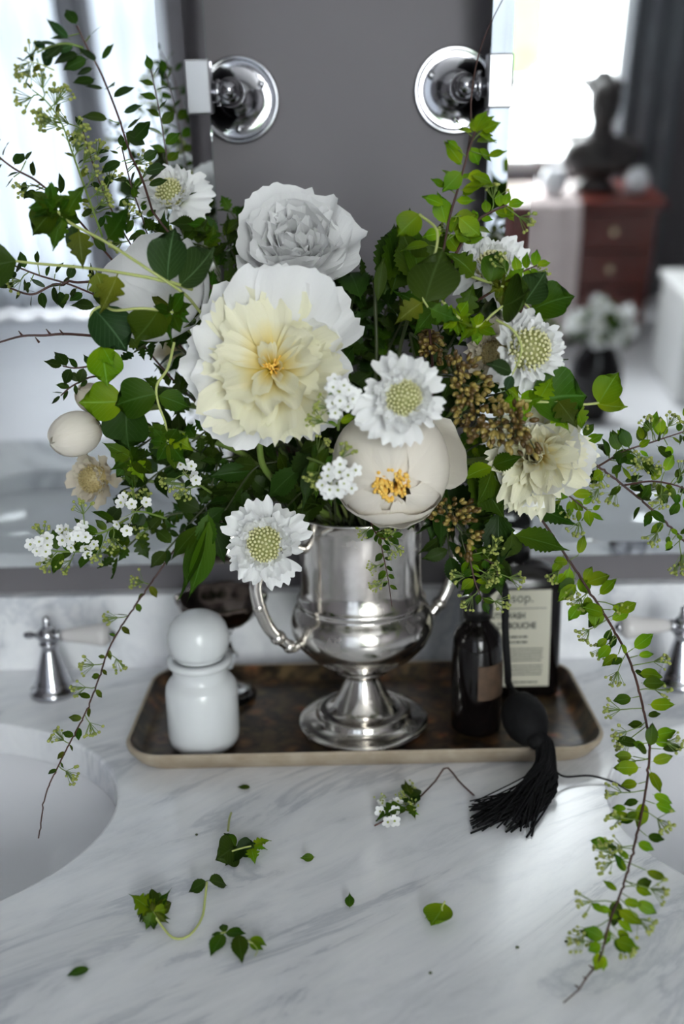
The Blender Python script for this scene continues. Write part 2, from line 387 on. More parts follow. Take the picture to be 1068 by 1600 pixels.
# pivoting mirrors: two-step bevelled plate, leaning out at the top
TILT = math.radians(7.5); PY, PZ = .853, .517
def mirror(side, xe, wid, label):
    """plate in its own frame: x along the wall, z up, -y faces the room; tilted about the pivot line"""
    mw = Matrix.Translation((0, PY, PZ)) @ Matrix.Rotation(TILT, 4, 'X')
    t = link('mirror', None, mw); tag(t, label, 'mirror')
    x0, x1 = (xe - wid, xe) if side < 0 else (xe, xe + wid)
    z0, z1 = -.415, .415
    def loop(d, y): return [(x0 + d, y, z0 + d), (x1 - d, y, z0 + d), (x1 - d, y, z1 - d), (x0 + d, y, z1 - d)]
    q = [(0, 1, 5, 4), (1, 2, 6, 5), (2, 3, 7, 6), (3, 0, 4, 7)]
    b1, b2 = .016, .036
    link('glass', mesh('glass', loop(b2, -.006), [(0, 1, 2, 3)], 'mirror_glass', False), mw, t)
    link('inner_bevel', mesh('inner_bevel', loop(b1, -.0052) + loop(b2, -.006), q, 'mirror_glass', False), mw, t)
    link('outer_bevel', mesh('outer_bevel', loop(0, -.0005) + loop(b1, -.0052), q, 'mirror_glass', False), mw, t)
    link('edge', mesh('edge', loop(0, .0065) + loop(0, -.0005), q, 'glass_edge', False), mw, t)
    link('back', mesh('back', loop(0, .0065), [(3, 2, 1, 0)], 'mirror_back', False), mw, t)
    s = -1 if side > 0 else 1
    k = MB().box((xe - .017 if side < 0 else xe - .003, -.0085, -.016), (xe + .003 if side < 0 else xe + .017, .010, .024))
    o = k.build('clip', 'clip_metal', t, mw, False); md = o.modifiers.new('bev', 'BEVEL'); md.width = .0015; md.segments = 2
    return t
EL = at(329, 215, PY).x; ER = at(764, 205, PY).x
mirror(-1, EL, .62, 'frameless wall mirror with slanted glass rim showing pale curtains, behind the tall red twig')
mirror(1, ER, .62, 'frameless wall mirror with slanted glass rim showing the bright window and red chest')
def bracket(px, py, side, label):
    p = at(px, py, YW); t = thing('mirror_bracket', label, 'bracket', p)
    n = axis_frame(p, (0, -1, 0))
    MB().lathe([(.001, 0), (.0345, 0), (.0355, .002), (.0350, .0045), (.0335, .0052), (.0318, .0040), (.0300, .0038), (.0180, .0050), (.0150, .0075), (.0120, .012), (.001, .013)], 40, n).build('rosette', 'chrome', t)
    for a_ in (60, 180, 300):
        MB().ball(p + Vector((.024 * math.sin(math.radians(a_)), -.0055, .024 * math.cos(math.radians(a_)))), (.0032, .0022, .0032), 10, 6).build('screw', 'chrome', t)
    j = Vector((p.x, PY + .002, PZ))
    MB().lathe([(.001, .0), (.0085, .0), (.008, .02), (.007, .045), (.001, .045)], 20, axis_frame(p + Vector((0, -.012, 0)), (0, -1, 0))).build('post', 'chrome', t)
    kb = MB().ball(j, .0115, 18, 12).build('knuckle', 'chrome', t)
    MB().lathe([(.001, 0), (.006, 0), (.0075, .002), (.0065, .006), (.001, .008)], 18, axis_frame(j + Vector((0, -.010, 0)), (0, -1, 0))).build('cap_nut', 'chrome', kb)
    xe = (EL if side < 0 else ER)
    L = abs(xe - p.x)
    MB().lathe([(.001, 0), (.0075, 0), (.0075, L * .45), (.010, L * .5), (.010, L * .62), (.0075, L * .66), (.0075, L - .003), (.001, L - .003)], 20, axis_frame(j, (side, 0, 0))).build('arm', 'chrome', t)
bracket(372, 157, -1, 'round chrome wall bracket holding the mirror of pale curtains')
bracket(710, 142, 1, 'round chrome wall bracket crossed by a thin dry tendril')

# ------------------------------------------------------------------ things across the room, seen in the mirrors
def folds(name, x0, x1, z0, z1, y, amp, per, material, label, cat, group=None, thick=.004, axis='x'):
    n, kz = int(abs(x1 - x0) / per * 10), 8
    vs = []; ph = rnd.random() * 6
    for i in range(n + 1):
        u = i / n
        for k in range(kz + 1):
            v = k / kz; x = x0 + (x1 - x0) * u
            d = amp * math.sin(2 * PI * (x - x0) / per + ph + .5 * math.sin(3 * u + v * 2)) * (.5 + .5 * (1 - v)) + amp * .5 * noise.noise((x * 7, v * 2, ph))
            vs.append((x, y + d, z0 + (z1 - z0) * v))
    fs = [(i * (kz + 1) + k, (i + 1) * (kz + 1) + k, (i + 1) * (kz + 1) + k + 1, i * (kz + 1) + k + 1) for i in range(n) for k in range(kz)]
    o = MB().add(vs, fs).build(name, material); md = o.modifiers.new('thick', 'SOLIDIFY'); md.thickness = thick
    return tag(o, label, cat, group)
folds('sheer_curtain', -1.66, -1.02, ZF + .02, 1.85, YB + .08, .03, .13, 'sheer', 'white sheer curtain seen in the mirror, further from the chest', 'curtain', 'sheer curtains')
folds('sheer_curtain', -.96, -.38, ZF + .02, 1.85, YB + .08, .03, .13, 'sheer', 'white sheer curtain seen in the mirror, nearer the chest', 'curtain', 'sheer curtains')
folds('curtain', -1.08, -.93, ZF + .02, 1.85, YB + .14, .025, .075, 'linen_grey', 'narrow grey curtain between the white sheers', 'curtain')
folds('curtain', 1.17, 1.42, ZF + .02, 1.85, YB + .12, .035, .09, 'grey_curtain', 'grey curtain beside the bright window, right of the bust', 'curtain')

CX0, CX1, CYF, CYB, CZT = .42, 1.24, -2.18, -2.51, -.295
ch = thing('chest_of_drawers', 'reddish mahogany chest of drawers reflected in the mirror', 'chest', ((CX0 + CX1) / 2, (CYF + CYB) / 2, ZF))
MB().box((CX0, CYB, ZF + .08), (CX1, CYF, CZT - .03)).build('body', 'mahogany', ch, smooth=False)
MB().box((CX0 - .02, CYB - .01, CZT - .03), (CX1 + .02, CYF + .03, CZT)).build('top', 'mahogany', ch, smooth=False)
for x in (CX0 + .03, CX1 - .03):
    for y in (CYB + .03, CYF - .03):
        MB().lathe([(.001, 0), (.018, 0), (.028, .04), (.024, .08), (.001, .08)], 14, Matrix.Translation((x, y, ZF))).build('foot', 'mahogany', ch)
for k in range(3):
    z0 = ZF + .10 + k * .147
    d = MB().box((CX0 + .03, CYF, z0), (CX1 - .03, CYF + .015, z0 + .132)).build('drawer', 'mahogany', ch, smooth=False)
    for x in (CX0 + .18, CX1 - .17):
        MB().lathe([(.001, 0), (.006, 0), (.006, .012), (.016, .018), (.016, .026), (.006, .032), (.001, .032)], 16, axis_frame((x, CYF + .015, z0 + .07), (0, 1, 0))).build('knob', 'brass', d)
# draped cloth over the chest
CLOTH_OFF = 1
vs = []; n = 26
for i in range(n + 1):
    u = i / n; x = .50 + .43 * u
    for (y, z, s) in ((CYB + .1, CZT + .002, 0), (CYF - .1, CZT + .002, 0), (CYF + .036, CZT + .003, 0), (CYF + .052, CZT - .012, .2), (CYF + .066, CZT - .10, .7), (CYF + .070, CZT - .34, 1.1), (CYF + .072, CZT - .54, 1.3)):
        vs.append((x + s * .012 * math.sin(u * 9), y + s * .012 * math.sin(u * 26), z))
o = MB().add(vs, [(i * 7 + k, (i + 1) * 7 + k, (i + 1) * 7 + k + 1, i * 7 + k + 1) for i in range(n) for k in range(6)]).build('cloth', 'linen_pink')
md = o.modifiers.new('thick', 'SOLIDIFY'); md.thickness = .004; md.offset = CLOTH_OFF
tag(o, 'pale pink cloth hanging over the front of the mahogany chest', 'cloth')
# bust
bp_ = Vector((1.03, -2.36, CZT))
t = thing('bust', 'dark bronze bust with hair piled up, on the mahogany chest', 'bust', bp_)
def rings(prof, n=24):
    mb = MB(); vs = []
    for cx_, cy_, z, rx_, ry_ in prof:
        rx_ *= 1.12; vs += [bp_ + Vector((cx_ + rx_ * math.cos(2 * PI * j / n), cy_ + ry_ * math.sin(2 * PI * j / n), z)) for j in range(n)]
    k = len(prof)
    return mb.add(vs, [(i * n + j, i * n + (j + 1) % n, (i + 1) * n + (j + 1) % n, (i + 1) * n + j) for i in range(k - 1) for j in range(n)] + [tuple(range(n - 1, -1, -1)), tuple(range((k - 1) * n, k * n))])
rings([(0, 0, 0, .075, .07), (0, 0, .02, .075, .07), (0, 0, .03, .055, .05), (0, 0, .055, .05, .045), (.0, 0, .06, .10, .06), (.01, 0, .09, .135, .07), (.02, 0, .13, .145, .075), (.02, .0, .17, .13, .07), (.01, 0, .195, .085, .055), (0, 0, .21, .045, .042), (0, .005, .25, .038, .04),
       (0, .015, .265, .042, .05), (0, .02, .29, .052, .062), (0, .02, .33, .058, .068), (0, .015, .37, .056, .064), (0, .0, .40, .045, .05), (0, -.005, .42, .01, .01)]).build('figure', 'bronze', t)
for dx, dz, rr in ((-.045, .385, .034), (.045, .375, .032), (.0, .405, .036), (-.02, .415, .026)):
    MB().ball(bp_ + Vector((dx, -.01, dz)), rr, 14, 10).build('hair_bun', 'bronze', t)
# white jars on the chest
for i, (x, r_, lab) in enumerate(((.72, .045, 'small round white pot on the cloth end of the chest'), (.845, .055, 'large round white pot beside the bust, on the cloth'), (1.165, .05, 'round white pot at the end of the chest past the bust'), (.60, .06, 'tall white jug by the window on the chest'))):
    p = Vector((x, -2.26 if i < 3 else -2.42, CZT + .008)); t = thing('pot', lab, 'pot', p)
    hh = 1 if i < 3 else 1.9
    MB().lathe([(.001, 0), (r_ * .55, 0), (r_ * .9, r_ * .4 * hh), (r_, r_ * .9 * hh), (r_ * .8, r_ * 1.45 * hh), (r_ * .55, r_ * 1.6 * hh), (r_ * .6, r_ * 1.7 * hh), (r_ * .5, r_ * 1.7 * hh), (r_ * .45, r_ * 1.5 * hh), (.001, r_ * 1.2 * hh)], 24, Matrix.Translation(p)).build('body', 'ceramic', t)
    MB().lathe([(r_ * .60, r_ * 1.69 * hh), (r_ * .66, r_ * 1.72 * hh), (r_ * .60, r_ * 1.77 * hh), (r_ * .52, r_ * 1.72 * hh)], 24, Matrix.Translation(p), False).build('rim', 'ceramic', t)
# hamper
hp = Vector((1.395, -1.72, ZF)); t = thing('laundry_hamper', 'white box hamper on the floor, reflected at the mirror edge', 'hamper', hp)
o = MB().box(hp + Vector((-.2, -.17, 0)), hp + Vector((.2, .17, .36))).build('box', 'frame_white', t, smooth=False); md = o.modifiers.new('b', 'BEVEL'); md.width = .02; md.segments = 3
o = MB().box(hp + Vector((-.21, -.18, .362)), hp + Vector((.21, .18, .39))).build('lid', 'frame_white', t, smooth=False); md = o.modifiers.new('b', 'BEVEL'); md.width = .01; md.segments = 3
# greenery outside
for i, (x, y, z, r_, lab) in enumerate(((.55, -6.2, .1, .42, 'green shrub outside the window, behind the chest'), (2.6, -6.6, .9, .6, 'taller green tree crown outside, past the grey curtain'))):
    vs, fs = [], []
    o = MB().ball((x, y, z), (r_, r_, r_ * 1.3), 40, 26)
    o.v = [Vector((x, y, z)) + (v - Vector((x, y, z))) * (1 + .3 * noise.noise(v * 2.2) + .18 * noise.noise(v * 7)) for v in o.v]
    t = thing('shrub', lab, 'shrub', (x, y, ZF))
    o.build('crown', 'hedge_leaf', t)
    MB().tube([(x, y, ZF), (x, y, z)], .06, 8).build('trunk', 'stem_red', t)
struct('ground_outside', MB().box((-6, -9, ZF - .3), (6, YB - T, ZF - .13)), 'plaster_white', 'pale terrace outside the windows')

# ------------------------------------------------------------------ tray and what stands on it
TX0, TX1, TY0, TY1, TH = -.178, .207, .697, .868, .017
def rrect(inset, z, n=8, r=.032):
    x0, x1, y0, y1 = TX0 + inset, TX1 - inset, TY0 + inset, TY1 - inset; r = max(.006, r - inset * .6); out = []
    for cx_, cy_, a0 in ((x1 - r, y1 - r, 0), (x0 + r, y1 - r, 90), (x0 + r, y0 + r, 180), (x1 - r, y0 + r, 270)):
        for i in range(n + 1):
            a_ = math.radians(a0 + 90 * i / n); out.append((cx_ + r * math.cos(a_), cy_ + r * math.sin(a_), z))
    return out
def loops(ls, cap0=False, cap1=False):
    n = len(ls[0]); vs = sum(ls, []); fs = [(i * n + j, i * n + (j + 1) % n, (i + 1) * n + (j + 1) % n, (i + 1) * n + j) for i in range(len(ls) - 1) for j in range(n)]
    if cap0: fs.append(tuple(range(n - 1, -1, -1)))
    if cap1: fs.append(tuple(range((len(ls) - 1) * n, len(ls) * n)))
    return MB().add(vs, fs)
tray = thing('tray', 'worn brown patterned tray with rounded corners and pale lip', 'tray', ((TX0 + TX1) / 2, (TY0 + TY1) / 2, 0))
autosmooth(loops([rrect(.011, 0), rrect(.007, .003), rrect(.001, .012), rrect(0, TH - .001), rrect(.0012, TH + .0004), rrect(.003, TH)], True).build('shell', 'tray_lip', tray))
autosmooth(loops([rrect(.003, TH), rrect(.0045, TH - .001), rrect(.010, .008), rrect(.014, .0052), rrect(.02, .005)], False, True).build('lining', 'tray_lining', tray), 50)
FL = .0053

# urn vase
VX, VY = .0145, .768
vase = thing('urn_vase', 'tarnished silver urn vase on a round foot holding the bouquet', 'vase', (VX, VY, FL))
mv = Matrix.Translation((VX, VY, 0))
MB().lathe([(.001, FL), (.050, FL), (.0515, .007), (.0518, .0095), (.0505, .011), (.047, .0115), (.039, .0135), (.0365, .016), (.0368, .0185), (.0350, .0205), (.0325, .0205), (.031, .020), (.0275, .0215), (.0235, .026), (.019, .034), (.0150, .043), (.0128, .049), (.0125, .052), (.015, .0535), (.0165, .055), (.001, .056)], 72, mv @ Matrix.Diagonal((1.06, 1.06, 1, 1))).build('foot', 'silver', vase)
MB().lathe([(.001, .0545), (.019, .0550), (.0215, .0562), (.0225, .058), (.0212, .0598), (.024, .0612), (.033, .066), (.043, .0735), (.051, .083), (.0550, .0925), (.0558, .099), (.0545, .106), (.0515, .112), (.0490, .1145), (.0485, .1165), (.0495, .118), (.0498, .120), (.0488, .1215), (.0472, .124), (.0466, .135), (.0466, .160), (.0475, .182), (.0495, .1925), (.0520, .1945), (.0505, .1955), (.0470, .193), (.0450, .18), (.043, .13), (.05, .1), (.03, .07), (.001, .066)], 72, mv @ Matrix.Diagonal((1.06, 1.06, 1, 1))).build('bowl', 'silver', vase)
HA = math.radians(27)      # the vase stands turned, its far handle between the wall and the atomiser
for s in (-1, 1):
    pts = spline([(VX + s * r_ * math.cos(HA), VY + s * r_ * math.sin(HA), z) for r_, z in ((.0475, .168), (.066, .172), (.082, .165), (.092, .148), (.090, .128), (.082, .108), (.071, .095), (.063, .088), (.057, .090))], 40)
    h_ = MB().tube(pts, [.0036 + .0016 * math.sin(PI * i / 40) for i in range(41)], 10).build('handle', 'silver', vase)
    for k in (8, 20, 28, 33):
        MB().ball(pts[k], (.0066, .0066, .0060) if k in (28,) else .0056, 12, 8).build('bead', 'silver', h_)

# milk glass jar
jp = Vector((-.1165, .738, FL)); jar = thing('apothecary_jar', 'white milk glass apothecary jar with domed stopper on the tray', 'jar', jp)
mj = Matrix.Translation(jp)
MB().lathe([(.001, 0), (.0205, 0), (.025, .0018), (.0280, .006), (.0290, .012), (.0290, .048), (.0283, .053), (.0262, .0572), (.0235, .060), (.0222, .0625), (.0222, .0690), (.0230, .0705), (.0256, .0722), (.0262, .0745), (.0254, .0765), (.0200, .0768), (.018, .07), (.001, .069)], 56, mj).build('body', 'milk_glass', jar)
MB().lathe([(.001, .0765), (.0185, .0768), (.0195, .0780), (.0185, .0790), (.0212, .0802), (.0235, .0850), (.0246, .0910), (.0244, .0975), (.0224, .1045), (.0185, .1100), (.0125, .1138), (.0065, .1155), (.001, .116)], 56, mj).build('stopper', 'milk_glass', jar)

# dark footed dish with a glass stem behind the jar
dp = Vector((-.108, .824, FL)); t = thing('footed_dish', 'dark tarnished shell dish on a clear glass foot behind the white jar', 'dish', dp); mdp = Matrix.Translation(dp)
MB().lathe([(.001, 0), (.026, 0), (.0275, .003), (.022, .008), (.011, .014), (.0065, .024), (.0085, .034), (.013, .04), (.0085, .046), (.0065, .056), (.009, .064), (.012, .068), (.001, .069)], 40, mdp).build('stem', 'clear_glass', t)
vs, n = [], 48
for r_, z in ((.002, .069), (.012, .0692), (.024, .074), (.033, .082), (.0385, .092), (.0395, .097), (.037, .0965), (.032, .086), (.022, .078), (.002, .0745)):
    for j in range(n):
        a_ = 2 * PI * j / n; k = 1 + (.05 * math.cos(8 * a_)) * (r_ / .04); vs.append(dp + Vector((r_ * k * math.cos(a_), r_ * k * math.sin(a_), z)))
MB().add(vs, [(i * n + j, i * n + (j + 1) % n, (i + 1) * n + (j + 1) % n, (i + 1) * n + j) for i in range(9) for j in range(n)] + [tuple(range(n - 1, -1, -1))]).build('bowl', 'dark_silver', t)

# dark bottle with paper label
BX, BY, BW, BD, BHt = .1475, .830, .0425, .021, .112
bot = thing('mouthwash_bottle', 'square shouldered black bottle with cream printed label at the back of the tray', 'bottle', (BX, BY, FL))
def sq(wx, wy, z, r, n=6):
    out = []
    for cx_, cy_, a0 in ((wx - r, wy - r, 0), (-wx + r, wy - r, 90), (-wx + r, -wy + r, 180), (wx - r, -wy + r, 270)):
        for i in range(n + 1):
            a_ = math.radians(a0 + 90 * i / n); out.append((BX + cx_ + r * math.cos(a_), BY + cy_ + r * math.sin(a_), z))
    return out
autosmooth(loops([sq(BW - .003, BD - .003, FL, .007), sq(BW, BD, FL + .003, .008), sq(BW, BD, .108, .008), sq(BW - .0015, BD - .001, .115, .009), sq(BW - .007, BD - .004, .1215, .012), sq(BW - .016, BD - .007, .126, .0125), sq(.0135, .0135, .128, .0134), sq(.0125, .0125, .133, .0124)], True, True).build('body', 'black_glass', bot), 60)
MB().lathe([(.001, .131), (.0165, .131), (.0165, .150), (.0155, .152), (.001, .152)], 32, Matrix.Translation((BX, BY, 0))).build('cap', 'black_plastic', bot)
LY = BY - BD - .0004
lb = MB().box((BX - .034, LY - .0003, .017), (BX + .032, LY + .0003, .1075)).build('label', 'label_paper', bot, smooth=False); lb['label'] = 'cream paper label with dark print'
def lettering(txt, x, z, size, sx=1., bold=0., name='lettering'):
    cu = bpy.data.curves.new('lettering', 'FONT'); cu.body = txt; cu.size = size; cu.offset = bold; cu.extrude = .00008
    tmp = bpy.data.objects.new('lettering_tmp', cu); C.objects.link(tmp)
    me = bpy.data.meshes.new_from_object(tmp.evaluated_get(bpy.context.evaluated_depsgraph_get())); bpy.data.objects.remove(tmp)
    me.materials.clear(); me.materials.append(M['ink'])
    return link(name, me, Matrix.Translation((x, LY - .0004, z)) @ Matrix.Rotation(PI / 2, 4, 'X') @ Matrix.Diagonal((sx, 1, 1, 1)), lb)
lettering('Aesop.', BX - .0165, .0965, .0125, .95, 0)
MB().box((BX - .030, LY - .0006, .0905), (BX + .028, LY - .0002, .0910)).build('rule', 'ink', lb, smooth=False)
lettering('MOUTHWASH', BX - .030, .0815, .0078, .78, .00022)
lettering('BAIN DE BOUCHE', BX - .030, .0722, .0078, .78, .00022)
def print_line(x0, x1, z, h):
    q = MB(); x = x0; r = random.Random(int(z * 1e5))
    while x < x1 - h:
        w_ = min(x1 - x, h * r.uniform(1.2, 5)); q.box((x, LY - .0006, z), (x + w_, LY - .0002, z + h)); x += w_ + h * .55
    q.build('print_line', 'ink', lb, smooth=False)
for z in (.0635, .0585): print_line(BX - .030, BX + .012, z, .0016)
for i in range(5): print_line(BX - .030, BX + .026, .0525 - i * .0028, .0009)
for i in range(4): print_line(BX - .030, BX + .026, .0365 - i * .0028, .0009)
print_line(BX - .004, BX + .022, .0205, .0012)

# perfume atomiser with bulb and tassel
ap = Vector((.1085, .757, FL)); atm = thing('perfume_atomiser', 'black perfume atomiser with squeeze bulb and long silk tassel hanging off the tray', 'atomiser', ap); ma = Matrix.Translation(ap)
MB().lathe([(.001, 0), (.0185, 0), (.0205, .002), (.0210, .006), (.0210, .075), (.0200, .082), (.0170, .0885), (.0125, .093), (.0100, .096), (.0095, .101), (.001, .101)], 44, ma).build('bottle', 'black_glass', atm)
vs, n = [], 16
for z in (.034, .064):
    for j in range(n + 1):
        a_ = math.radians(-95 + 85 * j / n); vs.append(ap + Vector((.0213 * math.cos(a_), .0213 * math.sin(a_), z)))
o = MB().add(vs, [(j, j + 1, n + 2 + j, n + 1 + j) for j in range(n)]).build('paper_label', 'worn_label', atm); o['label'] = 'worn brown paper label'
MB().lathe([(.001, .100), (.0125, .100), (.0125, .110), (.010, .113), (.0105, .124), (.007, .128), (.001, .129)], 28, ma).build('collar', 'black_plastic', atm)
noz = ap + Vector((0, 0, .119))
MB().tube([noz, noz + Vector((-.016, -.004, .001))], [.004, .0025], 12).build('nozzle', 'chrome', atm)
bulb = at(818, 1136, .7145)
bulb.z = max(bulb.z, .0315) + .0035
hd = Vector((-.22, .86, .46)).normalized()
hose = spline([noz + Vector((.008, 0, 0)), at(787, 915, .735), at(789, 985, .726), at(793, 1050, .728), bulb + hd * .036, bulb + hd * .0245], 30)
MB().tube(hose, .0029, 10).build('hose', 'black_silk', atm)
mb_ = axis_frame(bulb, hd)
MB().lathe([(.001, -.0235), (.006, -.0225), (.012, -.0185), (.0165, -.010), (.0180, -.001), (.0165, .009), (.0115, .017), (.0055, .021), (.0035, .026), (.001, .026)], 32, mb_).build('bulb', 'black_silk', atm)
tp = bulb - hd * .0225
tp.z = max(tp.z, .0262)
knot = MB().ball(tp + Vector((.001, -.002, .0)), (.0075, .0075, .0068), 16, 10).build('tassel_knot', 'black_silk', atm)
tas = MB(); rr = random.Random(3); lip = Vector((tp.x + .006, .691, .0262))      # the cord goes over the tray's lip here
g1, g2, g3 = at(852, 1200, .672), at(838, 1246, .652), atz(775, 1272, .004)
g1.z = max(g1.z, .0135); g2.z = max(g2.z, .010)
for i in range(170):
    a_, q = rr.uniform(0, 2 * PI), math.sqrt(rr.random()); o1 = Vector((math.cos(a_), math.sin(a_) * .7, math.sin(a_))) * q
    e = g3 + Vector((rr.uniform(-.020, .024), rr.uniform(-.018, .017), 0)); e.z = .0012 + rr.random() * .010 * (1 - abs(e.x - g3.x) / .03)
    c1 = g1 + o1 * .0085; c2 = g2 + o1 * .011; c2.z = max(c2.z, .0015); c1.z = max(c1.z, .0015)
    tas.tube(spline([tp + o1 * .003, lip + Vector((o1.x * .007, o1.y * .003, o1.z * .0055)), c1, c2, e], 14), .00062, 4)
for e_ in ((735, 1302), (790, 1300), (798, 1300), (822, 1308), (830, 1306), (812, 1292)):
    e = atz(*e_, .001); tas.tube(spline([tp, lip, g1 + Vector((rr.uniform(-.006, .008), rr.uniform(-.006, .004), .001)), g2 + Vector((.006 + rr.uniform(-.006, .006), -.004, -.006)), e], 14), .00075, 5)
o = tas.build('tassel_fringe', 'black_silk', atm); o['kind'] = 'stuff'
MB().tube(spline([g1 + Vector((.004, 0, .002)), atz(880, 1213, .006), atz(920, 1212, .004), atz(955, 1221, .002), atz(984, 1237, .0012)], 24), .0008, 6).build('loose_thread', 'black_silk', atm)

# ------------------------------------------------------------------ leaf and petal shapes
def sheet(name, material, L, W, prof, nu=6, nv=8, cup=0., bend=0., fold=0., ruffle=0., jag=0., jagn=7, tipround=.25, teeth=0., teethn=9, twist=0., lobes=0., seed=0):
    """a thin curved sheet, base at the origin, running along +Y, upper face +Z; bend and cup lift it towards +Z"""
    r = random.Random(seed); ph = [r.uniform(0, 6.28) for _ in range(6)]
    vs, uvs = [], []
    jg = [r.uniform(-1, 1) for _ in range(nu + 1)]
    for k in range(nv + 1):
        v = k / nv; w_ = W / 2 * prof(v)
        for i in range(nu + 1):
            u = -1 + 2 * i / nu
            tw = 1.
            if teeth and 0 < k < nv: tw = 1 + teeth * (1 if k % 2 else -1) * abs(u) ** 3
            x = u * w_ * tw
            s = L * v * (1 - tipround * u * u * v * v)
            if lobes: s += L * lobes * math.cos(u * PI * 2.9) * v ** 3
            if jag: s += L * jag * jg[i] * v ** 3
            ang = bend * v
            if abs(bend) > 1e-3:
                R_ = L / bend; y = R_ * math.sin(s / R_); z = R_ * (1 - math.cos(s / R_)); nx, nz_ = -math.sin(s / R_), math.cos(s / R_)
            else: y, z, nx, nz_ = s, 0., 0., 1.
            h_ = cup * u * u * w_ + fold * abs(u) * w_ + ruffle * L * v * v * (math.sin(3.1 * u * 1.6 + ph[0]) * .6 + math.sin(6.3 * u + ph[1] + v * 3) * .4) + twist * u * v * w_
            vs.append((x, y + nx * h_, z + nz_ * h_)); uvs.append((.5 + .5 * u, v))
    n = nu + 1
    fs = [(k * n + i, k * n + i + 1, (k + 1) * n + i + 1, (k + 1) * n + i) for k in range(nv) for i in range(nu)]
    return mesh(name, vs, fs, material, True, uvs)
sn = math.sin
ovate = lambda v: (.05 if v < .08 else max(.03, sn(PI * ((v - .07) / .93) ** .84) ** .72))
elli = lambda v: (.04 if v < .1 else max(.05, (1 - min(1, abs(2 * (v - .1) / .9 - .97) / 1.03) ** 2.3) ** .6))
roundl = lambda v: (.05 if v < .1 else max(.04, (1 - min(1, abs(2 * (v - .1) / .9 - .92) / 1.08) ** 2.1) ** .55))
lance = lambda v: (.06 if v < .05 else max(.01, sn(PI * v ** .85) ** 1.1))
def lobed(v):
    if v < .1: return .05
    b = sn(PI * ((v - .08) / .92) ** .7); return max(.02, b * (.55 + .5 * abs(math.cos(v * 4.6 * PI)) ** .8))
fan = lambda v: .14 + .86 * sn(min(1., v * 1.12) * PI * .5) ** 1.1
strap = lambda v: .25 + .75 * sn(min(1., v) * PI * .55)
LM = {}
MATS = ('dark', 'mid', 'bright', 'olive', 'grey')
for mt_ in MATS:
    m_ = 'leaf_' + mt_
    LM['small', mt_] = [sheet('leaf', m_, 1, .50, elli, 4, 12, fold=.12, bend=b_, seed=i, ruffle=.02) for i, b_ in enumerate((-.2, .25, -.5))]
    LM['oval', mt_] = [sheet('leaf', m_, 1, .56, ovate, 4, 14, fold=.15, bend=b_, seed=i, ruffle=.03, teeth=.04) for i, b_ in enumerate((-.3, .3, -.6))]
    LM['round', mt_] = [sheet('leaf', m_, 1, .86, roundl, 6, 9, cup=.25, bend=b_, seed=i, ruffle=.04) for i, b_ in enumerate((-.5, .4, -.9))]
    LM['mint', mt_] = [sheet('leaf', m_, 1, .50, ovate, 6, 20, fold=.22, bend=b_, seed=i, ruffle=.03, teeth=.09) for i, b_ in enumerate((-.5, -.2, -.9))]
    LM['lance', mt_] = [sheet('leaf', m_, 1, .26, lance, 4, 9, fold=.35, bend=b_, seed=i, ruffle=.02) for i, b_ in enumerate((-.5, .25, -.9))]
    LM['lobed', mt_] = [sheet('leaf', m_, 1, .58, lobed, 6, 22, fold=.2, bend=b_, seed=i, ruffle=.06) for i, b_ in enumerate((-.6, .4, -1.0))]
CAMV = Vector((0, 0, H))
def put_leaf(parent, kind, mt_, pos, d, nrm, size, name='leaf'):
    return link(name, rnd.choice(LM[kind, mt_]), frame(pos, d, nrm, (size * U(.88, 1.12), size, size)), parent)
def rv(s=1.): return Vector((U(-1, 1), U(-1, 1), U(-1, 1))) * s

# little repeated bits
def umbel_mesh(material, n=13, L=.010, rb=.0011, seed=0):
    r = random.Random(seed); st, bd = MB(), MB()
    for i in range(n):
        th = r.uniform(0, .95); a_ = r.uniform(0, 6.28); d = Vector((sn(th) * math.cos(a_), math.cos(th), sn(th) * sn(a_))); l_ = L * r.uniform(.75, 1.1)
        st.tube([(0, 0, 0), d * l_], .00022, 3, False); bd.ball(d * l_, rb * r.uniform(.8, 1.2), 6, 4)
    me = bpy.data.meshes.new('bud_cluster'); k = len(st.v)
    me.from_pydata([tuple(v) for v in st.v + bd.v], [], st.f + [tuple(i + k for i in f) for f in bd.f])
    me.materials.append(M['stem_green']); me.materials.append(M[material])
    for i, p in enumerate(me.polygons): p.use_smooth = True; p.material_index = 0 if i < len(st.f) else 1
    return me
UMB = [umbel_mesh('umbel_bud', 14, .010, .0011, i) for i in range(3)]
UMW = [umbel_mesh('umbel_white', 12, .011, .0012, i + 5) for i in range(2)]
def floret_mesh():
    pet, cen = MB(), MB()
    for i in range(5):
        a_ = 2 * PI * i / 5; d = Vector((math.cos(a_), sn(a_), 0)); e = Vector((-sn(a_), math.cos(a_), 0))
        c = d * .0024 + Vector((0, 0, .0004)); n = 8
        vs = [c] + [c + d * .0019 * math.cos(2 * PI * j / n) + e * .0018 * sn(2 * PI * j / n) + Vector((0, 0, .0009 * (1 - .0) * (math.cos(2 * PI * j / n) * .6 + .3))) for j in range(n)]
        pet.add(vs, [(0, 1 + j, 1 + (j + 1) % n) for j in range(n)])
    cen.ball((0, 0, .0005), .0009, 6, 4)
    cen.tube([(0, 0, -.006), (0, 0, 0)], .00025, 4)
    me = bpy.data.meshes.new('floret'); k = len(pet.v)
    me.from_pydata([tuple(v) for v in pet.v + cen.v], [], pet.f + [tuple(i + k for i in f) for f in cen.f])
    me.materials.append(M['petal_frost']); me.materials.append(M['umbel_bud'])
    l = me.uv_layers.new(name='UVMap')
    for d_ in l.data: d_.uv = (.3, .9)
    for i, p in enumerate(me.polygons): p.use_smooth = True; p.material_index = 0 if i < len(pet.f) else 1
    return me
FLO = floret_mesh()
